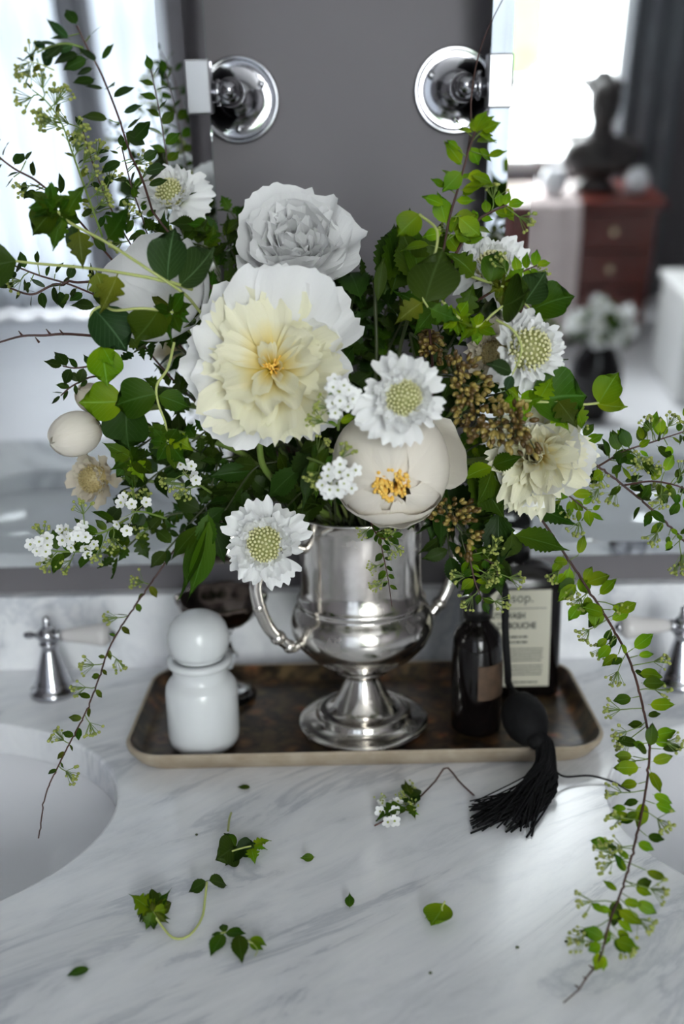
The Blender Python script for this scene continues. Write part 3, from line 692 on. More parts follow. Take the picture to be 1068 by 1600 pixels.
SEED = [mesh('seed', *(lambda q: (q.v, q.f))(MB().ball((0, .5, 0), (.34, .5, .34), 7, 6)), m_) if False else None for m_ in ()]
def seed_mesh(m_):
    b_ = MB().ball((0, 0, 0), (.29, .29, .5), 7, 6); return mesh('seed', [Vector((v.x, v.z + .5, v.y)) for v in b_.v], b_.f, m_)
SEEDS = [seed_mesh('seed'), seed_mesh('seed_pale')]

MOUTH = Vector((VX, VY, .178))
SLOT = [0]
FLW = []                                  # (middle, radius) of every flower head: stems and shoots go round them
def avoid(path, m=.004):
    path = [p.copy() for p in path]; e0, e1 = path[0], path[-1]
    near = [(c, r_ + m) for c, r_ in FLW if (c - e0).length > r_ + m and (c - e1).length > r_ + m]
    for it in range(14):
        hit = False
        for i in range(1, len(path) - 1):
            for c, r_ in near:
                d = path[i] - c
                if d.length < r_: path[i] = c + d.normalized() * (r_ + .001); hit = True
        if not hit: break
        for i in range(1, len(path) - 1): path[i] = path[i] * .6 + (path[i - 1] + path[i + 1]) * .2
    return path
STG = {}; RJ = random.Random(5)
def thread(path, r_, note=True):
    """leads a stem past the stems already in place, then notes where it runs"""
    path = [p.copy() for p in path]; n = len(path); CL = .008
    key = lambda p: (math.floor(p.x / CL), math.floor(p.y / CL), math.floor(p.z / CL))
    for it in range(60):
        hit = False
        for i in range(2, n - 2):
            p = path[i]; k = key(p)
            for dx in (-1, 0, 1):
                for dy in (-1, 0, 1):
                    for dz in (-1, 0, 1):
                        for q, r2 in STG.get((k[0] + dx, k[1] + dy, k[2] + dz), ()):
                            d = path[i] - q; m = r_ + r2 + .0009
                            if d.length < m:
                                path[i] = q + (d.normalized() if d.length > 1e-6 else Vector((.6, .5, .6))) * (m + .0001); hit = True
                                if it > 10: path[i] += Vector((RJ.uniform(-1, 1), RJ.uniform(-1, 1), RJ.uniform(-1, 1))) * .0008
        if not hit: break
        if not note and it > 30: break
        if it % 3 == 2 and it < (48 if note else 24):
            for i in range(2, n - 2): path[i] = path[i] * .7 + (path[i - 1] + path[i + 1]) * .15
    if not note: return path, hit
    for i in range(n - 1):
        k = max(1, int((path[i + 1] - path[i]).length / .0015))
        for j in range(k):
            q = path[i].lerp(path[i + 1], j / k); STG.setdefault(key(q), []).append((q, r_))
    return path
def stem_to(p, via=None):
    """from inside the vase, up through its own place in the mouth, over the lip and on to p"""
    i = SLOT[0]; SLOT[0] += 1
    h = Vector((p.x - VX, p.y - VY, 0)); hu = h.normalized() if h.length > 1e-4 else Vector((0, -1, 0))
    f1, f2 = (i * .61803) % 1, (i * .75488) % 1
    an = math.atan2(hu.y, hu.x) + (f1 - .5) * 1.1; u = Vector((math.cos(an), math.sin(an), 0)); r_ = .006 + .034 * math.sqrt(f2)
    pts = [MOUTH + u * r_ * .92 + Vector((0, 0, -.03)), MOUTH + u * r_]
    if h.length > .045:
        hv = (hu + u * .8).normalized(); zr = .2035 + .026 * ((i * .4142) % 1)
        pts.append(Vector((VX, VY, zr)) + hv * .047)
        if p.z < .24: pts.append(Vector((VX, VY, zr + .002)) + (hv * .3 + hu * .7).normalized() * min(.066, h.length * .8))
        elif via is not None and via.z > .225: pts.append(via)
        else: pts.append(pts[-1].lerp(p, .5) + Vector(((f2 - .5) * .05, .006 + (f1 - .5) * .04, .006 + (((i * .3247) % 1) - .4) * .04)))
    else: pts.append(pts[-1].lerp(p, .5) + Vector((0, .006, .006)))
    return avoid(spline(pts + [p], 160))

def rise(p, r_, via=None):
    """a way from the vase to p that clears the other stems, if one of several tries finds one"""
    for k in range(14):
        path, hit = thread(stem_to(p, via), r_, False)
        if not hit: break
    return thread(path, r_)

def twig(name, label, cat, pts, r0, r1, kind, mt_, n, size, t0=.1, t1=1., stem='stem_red', face=(0, -.7, .75), out=.75, jit=.5, buds=0, budm=None, kinks=.0, pair=False, group=None, budsize=1., tipleaf=True, mats=None, from_vase=False, florets=0, along=.55, clump=False):
    """a leafy shoot through the given points: stem, one mesh for every leaf, bud clusters"""
    W_ = [p if isinstance(p, Vector) else at(*p) for p in pts]
    ns = max(12, int(sum((W_[i + 1] - W_[i]).length for i in range(len(W_) - 1)) / .002)); path = spline(W_, ns)
    path = avoid(path)
    if kinks: path = [p + rv(kinks) if 0 < i < ns and i % 6 == 0 else p for i, p in enumerate(path)]
    path = thread(path, (r0 + r1) / 2)
    root = thing(name, label, cat, path[0], group)
    full = path
    if from_vase:
        full = rise(path[0], r0)[:-1] + path
    k = len(full)
    MB().tube(full, [r0 + (r1 - r0) * i / (k - 1) for i in range(k)], 6).build('stem', stem, root)
    def P_(t):
        x = max(0, min(ns - 1e-6, t * ns)); i = int(x); return path[i].lerp(path[i + 1], x - i), (path[i + 1] - path[i]).normalized()
    for i in range(n):
        t = t0 + (t1 - t0) * (i + .5 * rnd.random()) / max(1, n); p, tg = P_(t)
        vw = (CAMV - p).normalized(); sd = tg.cross(vw).normalized(); sgn = rnd.choice((1, -1)) if clump else (1 if i % 2 else -1)
        off = rv(size * .25) if clump else Vector()
        for q in ((1, -1) if pair else rnd.choice(((sgn,), (sgn,), (sgn, sgn * .3), (sgn, -sgn, sgn * .1))) if clump else (sgn,)):
            if clump:
                e = p + (tg * U(-.1, .6) + sd * q * U(.2, 1)) * size * U(.05, .65); d = (e - p) * 1.2 / size + tg * U(-.2, along) + sd * q * out + rv(jit * .9)
                if (e - p).length > size * .25: MB().tube([p, e], .00035, 4).build('stalk', 'stem_green', root)
            else: e = p; d = tg * along + sd * q * out + rv(jit * .6)
            nr = Vector(face) + rv(jit)
            put_leaf(root, kind, rnd.choice(mats) if mats else mt_, e, d, nr, size * U(.55, 1.15) * (1 - .25 * t))
    if tipleaf:
        p, tg = P_(1.); put_leaf(root, kind, mt_, p, tg + rv(.2), Vector(face) + rv(.3), size * .7)
    for i in range(buds):
        t = t0 + (t1 - t0) * (i + rnd.random()) / buds; p, tg = P_(t)
        vw = (CAMV - p).normalized(); sd = tg.cross(vw).normalized(); q = rnd.choice((-1, 1))
        d = (tg * .5 + sd * q + rv(.5)).normalized(); e = p + d * size * U(.35, .8)
        MB().tube([p, p.lerp(e, .5) + rv(.0008), e], .0004, 4).build('stalk', 'stem_green', root)
        link('bud_cluster', rnd.choice(budm or UMB), frame(e, d + Vector((0, -.2, .1)), rv(), budsize), root)
    for i in range(florets):
        t = t0 + (t1 - t0) * rnd.random(); p, tg = P_(t); d = rv().normalized(); e = p + d * .006 + Vector((0, -.006, .002))
        link('floret', FLO, axis_frame(e, Vector((0, -1, .4)) + rv(.7), U(0, 6)), root)
    return root

# ------------------------------------------------------------------ flower builders
OUT_W = [sheet('petal', 'petal_white', 1, 1.0, fan, 16, 12, cup=.34, bend=b_, ruffle=.085, jag=.03, tipround=.26, seed=s_) for s_, b_ in enumerate((.5, .2, .8, -.35))]
OUT_N = [sheet('petal', 'petal_white', 1, .80, fan, 16, 12, cup=.30, bend=b_, ruffle=.10, jag=.035, tipround=.20, seed=s_ + 80) for s_, b_ in enumerate((.35, .1, .6, -.4))]
MID_C = [sheet('petal', 'petal_cream', 1, .66, strap, 14, 9, cup=.35, bend=b_, ruffle=.10, jag=.075, tipround=.10, seed=s_ + 20) for s_, b_ in enumerate((.15, .4, -.35, .25, -.1))]
MID_W = [sheet('petal', 'petal_white', 1, .66, strap, 11, 9, cup=.35, bend=b_, ruffle=.08, jag=.10, tipround=.1, seed=s_ + 25) for s_, b_ in enumerate((.2, .5, -.2))]
NAR_C = [sheet('petal', 'petal_cream', 1, .34, strap, 6, 8, cup=.7, bend=b_, ruffle=.05, jag=.16, tipround=.05, seed=s_ + 30) for s_, b_ in enumerate((.1, .4, -.3))]
def ring_petal(parent, mesh_, base, ax, phi, elev, size, x0, off=.003):
    """petal leaving the flower axis at azimuth phi, rising elev from the flower's plane"""
    rad = x0 * math.cos(phi) + ax.cross(x0) * sn(phi)
    d = rad * math.cos(elev) + ax * sn(elev); nr = ax * math.cos(elev) - rad * sn(elev)
    return link('petal', mesh_, frame(base + rad * off, d, nr, size), parent)
def perp(ax, up=Vector((0, 0, 1))):
    """x0 points up in the picture as far as the axis allows"""
    x = up - ax * up.dot(ax)
    return x.normalized()
def flower_root(name, label, cat, c, ax, stem_r=.0022, stem='stem_green', group=None, vase=True):
    t = thing(name, label, cat, c, group)
    if vase:
        MB().tube(rise(c - ax * .006, stem_r), stem_r, 7).build('stem', stem, t)
    return t

def open_peony(label, px, py, d, axis, outer, rings_, group=None, cen=True, lib=None):
    c = at(px, py, d); ax = Vector(axis).normalized(); x0 = perp(ax); base = c - ax * .012
    t = flower_root('peony', label, 'flower', base, ax, .0024)
    for (deg, el, sz, k) in outer: ring_petal(t, (lib or OUT_W)[k % 4], base - ax * .001, ax, math.radians(deg), math.radians(el), sz, x0, .003)
    for (cnt, el, sz, lib, off, jit) in rings_:
        a0 = U(0, 6.28)
        for i in range(cnt):
            s_ = sz * U(.82, 1.12)
            ring_petal(t, rnd.choice(lib), base + ax * off, ax, a0 + 2 * PI * (i + U(-.3, .3)) / cnt, math.radians(el + U(-jit, jit)), s_, x0, .0025)
    if cen:
        mb = MB()
        for i in range(26):
            th, a_ = U(0, .8), U(0, 6.28); dd = (ax * math.cos(th) + (x0 * math.cos(a_) + ax.cross(x0) * sn(a_)) * sn(th)); mb.tube([base + ax * .003, base + ax * .003 + dd * U(.008, .013)], [.0004, .0009], 4)
        mb.build('stamen_tuft', 'stamen', t)
    for i in range(4):
        a_ = i * PI / 2 + .4; link('sepal', LM['small', 'olive'][0], frame(base - ax * .002, (x0 * math.cos(a_) + ax.cross(x0) * sn(a_)) + ax * .1, ax, .022), t)
    return t

def cup_sheet(material, R, phi_w, th0, th1, nu=12, nv=12, flare=0., jag=.0, seed=0, notch=0.):
    """petal lying on a sphere: base at the south pole, running up meridian phi=0 to polar angle th1"""
    r = random.Random(seed); jg = [r.uniform(-1, 1) for _ in range(nu + 1)]; ph = r.uniform(0, 6)
    vs, uvs = [], []
    for k in range(nv + 1):
        v = k / nv
        for i in range(nu + 1):
            u = -1 + 2 * i / nu
            th = th0 + (th1 - th0) * v * (1 - .22 * u * u * v) + jag * jg[i] * v ** 3 - notch * math.exp(-(u * 5) ** 2) * v ** 4
            wid = phi_w * (.35 + .65 * sn(min(1, v * 1.2) * PI / 2)) * (1 if v < .7 else 1 - .25 * (v - .7) / .3)
            ph_ = u * wid
            rr_ = R * (1 + flare * v ** 3 + .02 * sn(4 * u + ph) * v + .015 * sn(9 * u + ph * 2) * v * v)
            vs.append((rr_ * sn(th) * math.cos(ph_), rr_ * sn(th) * sn(ph_), -rr_ * math.cos(th))); uvs.append((.5 + .5 * u, v))
    n = nu + 1
    return mesh('petal', vs, [(k * n + i, (k + 1) * n + i, (k + 1) * n + i + 1, k * n + i + 1) for k in range(nv) for i in range(nu)], material, True, uvs)
def cup_peony(name, label, px, py, d, axis, R, layers, material='petal_blush', stamens=True, x_up=None, squash=1., vase=True, sepals=3, stamen_r=.4, group=None):
    c = at(px, py, d); ax = Vector(axis).normalized()
    t = flower_root(name, label, 'flower', c - ax * R * squash, ax, .0024, vase=vase)
    t.matrix_basis = Matrix.Translation(c); WM[t] = t.matrix_basis.copy()
    for ch_ in t.children: ch_.matrix_basis = WM[t].inverted() @ WM[ch_]
    x0 = perp(ax); y0_ = ax.cross(x0); Rm = Matrix((x0, y0_, ax)).transposed().to_4x4()
    for li, (deg, th1, rr_, wid, flare, jag, notch) in enumerate(layers):
        me_ = cup_sheet(material, R * rr_, math.radians(wid), .02, math.radians(th1), flare=flare, jag=jag, seed=li, notch=notch)
        link('petal', me_, Matrix.Translation(c) @ Rm @ Matrix.Diagonal((1, 1, squash, 1)) @ Matrix.Rotation(math.radians(deg), 4, 'Z'), t)
    if stamens:
        mb = MB()
        for i in range(110):
            q = math.sqrt(rnd.random()) * R * stamen_r; a_ = U(0, 6.28); b0 = c + (x0 * math.cos(a_) + y0_ * sn(a_)) * q * .6 - ax * R * .2
            e = c + (x0 * math.cos(a_) + y0_ * sn(a_)) * q + ax * R * squash * U(.86, .98)
            mb.tube([b0, b0.lerp(e, .8), e], [.0005, .0006, .0012], 5)
        mb.build('stamen_tuft', 'stamen', t)
    for i in range(sepals):
        a_ = 2 * PI * i / max(1, sepals) + .7
        link('sepal', LM['small', 'olive'][1], frame(c - ax * R * squash * 1.02, (x0 * math.cos(a_) + y0_ * sn(a_)) + ax * .25, ax, R * .9), t)
    return t

SC_OUT = [sheet('petal', 'petal_frost', 1, .84, fan, 20, 8, cup=.1, bend=b_, ruffle=.12, jag=.0, tipround=.04, lobes=.075, seed=s_ + 50) for s_, b_ in enumerate((-.4, .2, -.8, .5, -.1, .3))]
SC_IN = [sheet('petal', 'petal_frost', 1, .86, fan, 18, 6, cup=.3, bend=b_, ruffle=.16, jag=.0, tipround=.04, lobes=.09, seed=s_ + 60) for s_, b_ in enumerate((.4, .8))]
SC_OUTF = [sheet('petal', 'petal_faded', 1, .7, fan, 6, 6, cup=.4, bend=b_, ruffle=.1, jag=.18, tipround=.12, seed=s_ + 70) for s_, b_ in enumerate((.3, .7))]
def scabiosa(label, px, py, d, axis, R, dome=.44, faded=False, elev=8, n_out=11, vase=True):
    c = at(px, py, d); ax = Vector(axis).normalized(); x0 = perp(ax); y0_ = ax.cross(x0)
    t = flower_root('scabiosa', label, 'flower', c - ax * R * .3, ax, .0013, vase=vase)
    lo, li = (SC_OUTF, SC_OUTF) if faded else (SC_OUT, SC_IN)
    rd = R * dome
    for ring, (cnt, el, s_, off, o2) in enumerate(((n_out, elev, R * .72, -.22, .32), (n_out, elev + 20, R * .56, -.10, .34), (n_out + 6, elev + 42, R * .30, .02, .38))):
        for i in range(cnt):
            a_ = 2 * PI * (i + U(-.3, .3)) / cnt + ring
            ring_petal(t, rnd.choice(lo if ring == 0 else li), c + ax * R * off, ax, a_, math.radians(el + U(-20, 20)), s_ * U(.75, 1.2), x0, R * o2)
    MB().ball(c - ax * rd * .12, rd * .92, 16, 10).build('receptacle', 'pin_bud_faded' if faded else 'receptacle', t); mb = MB()
    N = 110
    for i in range(N):
        th = math.acos(1 - .86 * (i + .5) / N); a_ = i * 2.39996; dd = (x0 * math.cos(a_) + y0_ * sn(a_)) * sn(th) + ax * math.cos(th)
        mb.ball(c - ax * rd * .12 + dd * rd * .97, rd * .074, 6, 4)
    o = mb.build('pin_buds', 'pin_bud_faded' if faded else 'pin_bud', t); o['kind'] = 'stuff'
    # small open florets sitting among the buds at the rim of the dome
    for i in range(26):
        a_ = U(0, 6.28); th = U(.95, 1.45); dd = (x0 * math.cos(a_) + y0_ * sn(a_)) * sn(th) + ax * math.cos(th)
        link('petal', rnd.choice(li), frame(c - ax * rd * .12 + dd * rd * .85, dd + rv(.3), ax + rv(.5), R * U(.18, .32)), t)
    return t

def seed_cluster(label, pts, n, spread, size, lib=SEEDS, group='brown seed heads in the bouquet'):
    W_ = [at(*p) for p in pts]; path = avoid(spline(W_, 48))
    t = thing('seed_head', label, 'seed head', path[0], group)
    path = thread(path, .0011); MB().tube(rise(path[0], .0011)[:-1] + path, .0011, 5).build('stem', 'stem_dark', t)
    nb = max(3, n // 7); bi = 0
    for b_ in range(nb):
        p = path[int(48 * (b_ + .5) / nb)]; d = rv().normalized(); d.y = -abs(d.y) * .8; e = p + d * spread * U(.4, 1.)
        MB().tube([p, e], .0005, 4).build('stalk', 'stem_dark', t)
        for k in range(10):
            q = e.lerp(p, U(0, .4)) + rv(size * .75); dd = (q - p).normalized() + rv(.5) + Vector((0, -.3, 0))
            link('seed', rnd.choice(lib), frame(q, dd, rv(), size * U(.75, 1.15)), t)
    return t

# flowers in a dark round vase standing on the floor across the room
vp = Vector((.875, -1.46, ZF)); t = thing('floor_vase', 'dark round vase of white blossom standing on the pale floor, in the mirror', 'vase', vp)
MB().lathe([(.001, 0), (.045, 0), (.05, .01), (.075, .07), (.088, .14), (.084, .20), (.06, .25), (.045, .275), (.05, .29), (.042, .288), (.04, .26), (.001, .25)], 32, Matrix.Translation(vp)).build('body', 'black_glass', t)
for i in range(46):
    a_ = U(0, 6.28); q = math.sqrt(rnd.random()) * .10; e = vp + Vector((q * math.cos(a_), q * math.sin(a_), .33 + .09 * (1 - q / .1) + U(-.03, .03)))
    if i % 3 == 0: MB().tube([vp + Vector((0, 0, .26)), e], .002, 5).build('stem', 'stem_green', t)
    if i % 2: link('blossom', FLO, axis_frame(e, Vector((0, .8, .6)) + rv(.6), U(0, 6), 8.), t)
    else: put_leaf(t, 'oval', 'mid', e - Vector((0, 0, .03)), rv() + Vector((0, 0, .3)), Vector((0, 1, .5)), .07)

# ------------------------------------------------------------------ the bouquet: flowers
for px_, py_, d_, ax_, r_ in ((425, 572, .628, (.06, -.93, .24), .046), (610, 728, .618, (0, 0, 0), .040), (466, 408, .735, (0, -.78, .62), .046), (240, 446, .668, (0, 0, 0), .0375), (836, 712, .650, (-.25, -.92, .14), .036), (118, 678, .67, (0, 0, 0), .019), (143, 622, .70, (0, 0, 0), .013),
        (413, 850, .622, (0, 0, 0), .024), (630, 622, .574, (0, 0, 0), .022), (826, 545, .632, (0, 0, 0), .022), (772, 552, .668, (0, 0, 0), .016), (768, 418, .72, (0, 0, 0), .023), (266, 302, .76, (0, 0, 0), .021), (146, 748, .69, (0, 0, 0), .017)):
    FLW.append((at(px_, py_, d_) + Vector(ax_) * .006, r_))
open_peony('large open white peony with yellow heart facing out of the bouquet', 425, 572, .628, (.06, -.93, .24),
    [(2, 20, .066, 0), (-24, 30, .070, 1), (-48, 12, .064, 3), (-78, 20, .052, 2), (-104, 10, .050, 0), (-132, 2, .052, 3), (168, -12, .048, 3), (-160, 6, .048, 0), (140, -4, .056, 1), (112, 4, .054, 2), (84, 8, .056, 3), (54, 14, .054, 0), (28, 10, .060, 3)],
    [(10, 14, .049, MID_C, .001, 8), (10, 26, .048, MID_C, .002, 10), (9, 40, .044, MID_C, .003, 14), (6, 54, .036, NAR_C, .003, 12), (5, 62, .020, NAR_C, .003, 10)], lib=OUT_N)
cup_peony('peony', 'half closed round white peony with orange stamens showing, over the vase rim', 610, 728, .618, (-.03, -.95, -.12), .0385,
    [(180, 150, 1.0, 66, 0., .03, .06), (300, 162, .99, 66, 0., .02, 0), (70, 164, .985, 66, 0., .02, 0), (10, 180, .965, 64, .0, .02, .05), (130, 164, .95, 62, 0, .06, 0), (240, 162, .94, 64, 0, .06, 0), (190, 160, .92, 54, 0, .10, 0), (40, 174, .93, 52, 0, .04, 0), (-40, 174, .92, 52, 0, .05, 0),
     (0, 172, .88, 66, 0, .06, 0), (90, 170, .87, 66, 0, .06, 0), (180, 170, .86, 66, 0, .06, 0), (270, 170, .85, 66, 0, .06, 0), (-88, 92, 1.08, 42, .16, .02, 0), (-165, 128, 1.03, 44, .02, .07, .12)], squash=.94, stamen_r=.30)
open_peony('ruffled white peony at the back against the grey wall', 466, 408, .735, (.0, -.78, .62),
    [(180, 24, .056, 0), (140, 28, .056, 1), (-140, 28, .056, 2), (100, 36, .060, 0), (-100, 36, .060, 1), (60, 46, .058, 0), (-60, 48, .060, 1), (20, 52, .060, 0), (-20, 52, .060, 2)],
    [(11, 46, .054, OUT_W, .002, 8), (12, 58, .052, OUT_W, .003, 10), (12, 70, .050, MID_W, .003, 10), (10, 80, .046, MID_W, .003, 10)], cen=False)
cup_peony('peony', 'smooth white peony with broad cupped petals behind the pale vine', 240, 446, .668, (-.25, -.75, .60), .036,
    [(-60, 105, 1.0, 66, .05, .02, 0), (70, 100, 1.0, 66, .04, .02, 0), (180, 96, 1.0, 60, .03, .03, 0), (10, 118, .93, 60, 0, .02, 0), (130, 110, .92, 58, 0, .03, 0), (-120, 112, .91, 58, 0, .03, 0)], 'petal_white', stamens=False)
open_peony('cream yellow peony beside the mint leaves, turned sideways', 836, 712, .650, (-.25, -.92, .14),
    [(-60, 30, .040, 0), (-100, 24, .042, 1), (-20, 38, .040, 2), (20, 40, .036, 0), (180, 20, .036, 1), (140, 30, .036, 0), (-140, 26, .038, 2), (75, 40, .034, 0)],
    [(16, 24, .038, MID_C, .001, 8), (16, 38, .037, NAR_C, .002, 10), (15, 52, .034, NAR_C, .003, 12), (12, 66, .030, NAR_C, .003, 10), (9, 78, .030, NAR_C, .003, 6), (6, 87, .030, NAR_C, .003, 3)], cen=False)
BUDL = [(0, 180, 1.0, 74, 0, .0, 0), (120, 179, .99, 74, 0, .0, 0), (240, 178, .98, 74, 0, .0, 0), (60, 172, .95, 60, 0, .02, 0), (180, 172, .94, 60, 0, .02, 0), (300, 172, .93, 60, 0, .02, 0)]
cup_peony('peony_bud', 'plump closed cream peony bud sticking out over the mirror', 118, 678, .67, (-.80, -.55, -.22), .0158, BUDL, 'petal_blush', stamens=False, squash=1.18)
cup_peony('peony_bud', 'small greenish peony bud above the plump cream one', 143, 622, .70, (-.55, -.5, .55), .0105, BUDL, 'petal_faded', stamens=False, squash=1.2)

scabiosa('white scabiosa with a pale green pin cushion in front of the vase handle', 413, 850, .622, (-.05, -.93, .28), .0292)
scabiosa('white scabiosa just above the half closed peony', 630, 622, .574, (.02, -.95, .16), .0260)
scabiosa('white scabiosa with a large domed centre beside the big round leaf', 826, 545, .632, (.34, -.88, .20), .0262, .56)
scabiosa('faded brownish scabiosa tucked behind the domed white one', 772, 552, .668, (-.2, -.9, .1), .0205, .5, True)
scabiosa('white scabiosa high on the bouquet in front of the window mirror', 768, 418, .72, (.15, -.75, .55), .0290)
scabiosa('white scabiosa far back against the curtain mirror edge', 266, 302, .76, (-.1, -.75, .5), .0260)
scabiosa('faded beige scabiosa below the cream bud', 146, 748, .69, (-.35, -.85, .1), .0225, .5, True, 20)

# seed heads
seed_cluster('dense brown seed head between the scabiosas and the cream peony', [(735, 640, .64), (762, 655, .618), (793, 664, .608), (820, 666, .604)], 120, .022, .0060)
seed_cluster('brown seed head beside the pin cushion of the upper scabiosa', [(700, 575, .63), (722, 600, .62), (738, 620, .615)], 70, .015, .0056)
seed_cluster('brown seed head hanging under the mint leaves by the bottles', [(684, 775, .664), (702, 806, .655), (722, 835, .655)], 90, .021, .0058)
seed_cluster('dark seed head above the upper scabiosa, half in shade', [(640, 520, .69), (668, 540, .68), (700, 550, .675)], 45, .018, .0058)

# ------------------------------------------------------------------ shoots
twig('leafy_twig', 'tall dark red twig with dark oval leaves, highest of the bouquet', 'branch', [(238, 330, .69), (222, 280, .675), (203, 238, .665), (184, 180, .655), (160, 120, .645), (138, 78, .64), (120, 40, .64)], .0014, .0006, 'small', 'dark', 17, .0200, .08, .98, jit=.5, clump=True, mats=['dark', 'dark', 'grey', 'dark'], from_vase=True, along=.35, out=.9)
twig('leafy_twig', 'side shoot of grey green leaves at the tip of the tall twig', 'branch', [(130, 75, .64), (105, 68, .637), (80, 72, .635), (58, 82, .634)], .0009, .0005, 'small', 'grey', 7, .0165, .15, .95, stem='stem_green', jit=.5, along=.6)
twig('budding_sprig', 'fine sprig strung with green buds against the pale curtains', 'sprig', [(160, 370, .68), (135, 300, .665), (112, 235, .655), (95, 190, .65), (72, 158, .648), (50, 140, .645)], .0008, .0004, 'small', 'olive', 7, .008, .1, .9, stem='stem_green', buds=14, along=.6)
twig('budding_sprig', 'tiny sprig of round buds high on the curtain side', 'sprig', [(85, 110, .64), (62, 100, .638), (38, 95, .636)], .0005, .0003, 'small', 'olive', 2, .007, .4, .9, stem='stem_pale', buds=3)
twig('leafy_twig', 'arching twig of dark little leaves reaching past the curtain mirror', 'branch', [(170, 400, .70), (110, 330, .68), (60, 285, .67), (20, 262, .665), (-20, 230, .66)], .0012, .0006, 'small', 'dark', 13, .0150, .1, 1., clump=True, jit=.6, from_vase=True, buds=3)
twig('leafy_twig', 'low twig of dark little leaves under the pale vine', 'branch', [(170, 470, .70), (110, 445, .685), (60, 430, .68), (10, 410, .675)], .0011, .0006, 'small', 'dark', 12, .0150, .1, 1., clump=True, jit=.6, from_vase=True, buds=2)
twig('leafy_twig', 'loose dark twig drooping outward below the pale vine', 'branch', [(140, 440, .69), (85, 445, .68), (50, 460, .675), (15, 450, .675)], .0010, .0006, 'small', 'dark', 10, .014, .15, 1., jit=.8)
twig('leafy_twig', 'airy twig of dark leaves and buds behind the tall red twig', 'branch', [(215, 400, .73), (180, 340, .72), (150, 270, .715), (128, 200, .71)], .0010, .0005, 'small', 'dark', 13, .0125, .05, 1., clump=True, jit=.7, from_vase=True, buds=6)
twig('leafy_twig', 'airy twig of small dark leaves beside the far scabiosa', 'branch', [(240, 400, .74), (222, 340, .735), (205, 290, .73), (190, 230, .73)], .0010, .0005, 'small', 'mid', 13, .013, .05, 1., clump=True, jit=.7, from_vase=True, buds=3)
twig('leafy_twig', 'twig of green oval leaves close to the curtain mirror', 'branch', [(270, 330, .79), (262, 260, .79), (250, 180, .795), (236, 110, .80)], .0010, .0005, 'oval', 'mid', 16, .017, .05, 1., jit=.6, from_vase=True)
t = thing('bare_twig', 'bare red twig poking out level with the white cupped peony', 'twig', at(200, 530, .70))
MB().tube(spline([at(200, 530, .70), at(110, 522, .675), at(70, 524, .668), at(35, 525, .664), at(-5, 536, .66)], 16), [.0011 - .0004 * i / 16 for i in range(17)], 6).build('stem', 'stem_red', t)
for q in ((96, 518), (75, 517), (32, 520), (58, 530)): MB().tube([at(q[0] + 3, q[1] + 5, .668), at(q[0] - 3, q[1] - 3, .666)], [.0009, .0003], 5).build('thorn', 'stem_red', t)

# pale vine with bracts on the curtain side
def vine(name, label, pts, r_, items, stem='stem_pale', from_vase=False):
    """items: (t, kind, material, size, direction in the picture (dx, dy), facing)"""
    path = avoid(spline([at(*p) for p in pts], 90)); root = thing(name, label, 'vine', path[0])
    path = thread(path, r_ * .9); full = (rise(path[0], r_)[:-1] + path) if from_vase else path
    MB().tube(full, [r_ * (1 - .35 * i / len(full)) for i in range(len(full))], 7).build('stem', stem, root)
    for (t, kind, mt_, size, dx, dy, face) in items:
        p = path[min(90, int(t * 90))]; d = Vector((dx, -.25 + U(-.2, .2), -dy))
        if kind == 'star':
            for k in range(10):
                a_ = 2 * PI * k / 10 + U(-.2, .2); dd = d.normalized() * .5 + Vector((math.cos(a_), -.3, sn(a_))); put_leaf(root, 'lobed' if k % 2 else 'small', mt_, p, dd, Vector(face) + rv(.6), size * U(.5, .95), 'bract')
        else: put_leaf(root, kind, mt_, p, d, Vector(face) + rv(.15), size)
    return root
FR = (0, -.85, .45); UPF = (0, -.4, .9)
vine('pale_vine', 'pale stemmed vine ending in a rosette of green bracts above the cupped peony', [(308, 482, .650), (286, 458, .624), (230, 420, .617), (165, 378, .624), (110, 348, .632), (82, 322, .635)], .0013,
     [(1., 'star', 'mid', .020, -.4, -.6, FR), (.97, 'round', 'mid', .022, -.6, .5, FR), (.93, 'star', 'mid', .018, .1, .8, FR), (.9, 'lobed', 'mid', .024, -.2, 1, FR), (.86, 'small', 'mid', .02, -.5, .9, FR), (.8, 'small', 'dark', .022, .2, 1, FR), (.75, 'lobed', 'olive', .026, .1, 1, FR), (.6, 'lobed', 'mid', .03, .6, -.6, FR), (.85, 'lobed', 'mid', .026, .5, -.9, FR)], from_vase=True)
vine('pale_vine', 'pale stemmed vine running straight out with a large dark end leaf', [(300, 452, .632), (262, 440, .621), (200, 428, .619), (130, 418, .630), (60, 412, .634), (25, 408, .634)], .0012,
     [(1., 'round', 'dark', .038, -1, .2, FR), (.45, 'lobed', 'olive', .030, -.4, 1, FR), (.55, 'lobed', 'olive', .026, .3, 1, FR), (.2, 'round', 'grey', .034, .1, -1, (-.3, -.8, .3)), (.12, 'round', 'grey', .034, .7, -.5, (-.2, -.8, .5))])
vine('pale_vine', 'curling pale vine with folded bright leaves under the cupped peony', [(285, 490, .632), (225, 482, .622), (180, 485, .624), (160, 478, .63), (142, 492, .63), (147, 525, .628), (160, 540, .626)], .0010,
     [(1., 'round', 'bright', .026, .0, 1, (.5, -.8, .3)), (.97, 'lobed', 'bright', .020, .5, .8, FR), (.05, 'star', 'mid', .022, .2, .1, FR), (.1, 'round', 'mid', .028, -.4, .6, FR), (.6, 'round', 'grey', .034, .8, .5, (-.2, -.5, .8))])
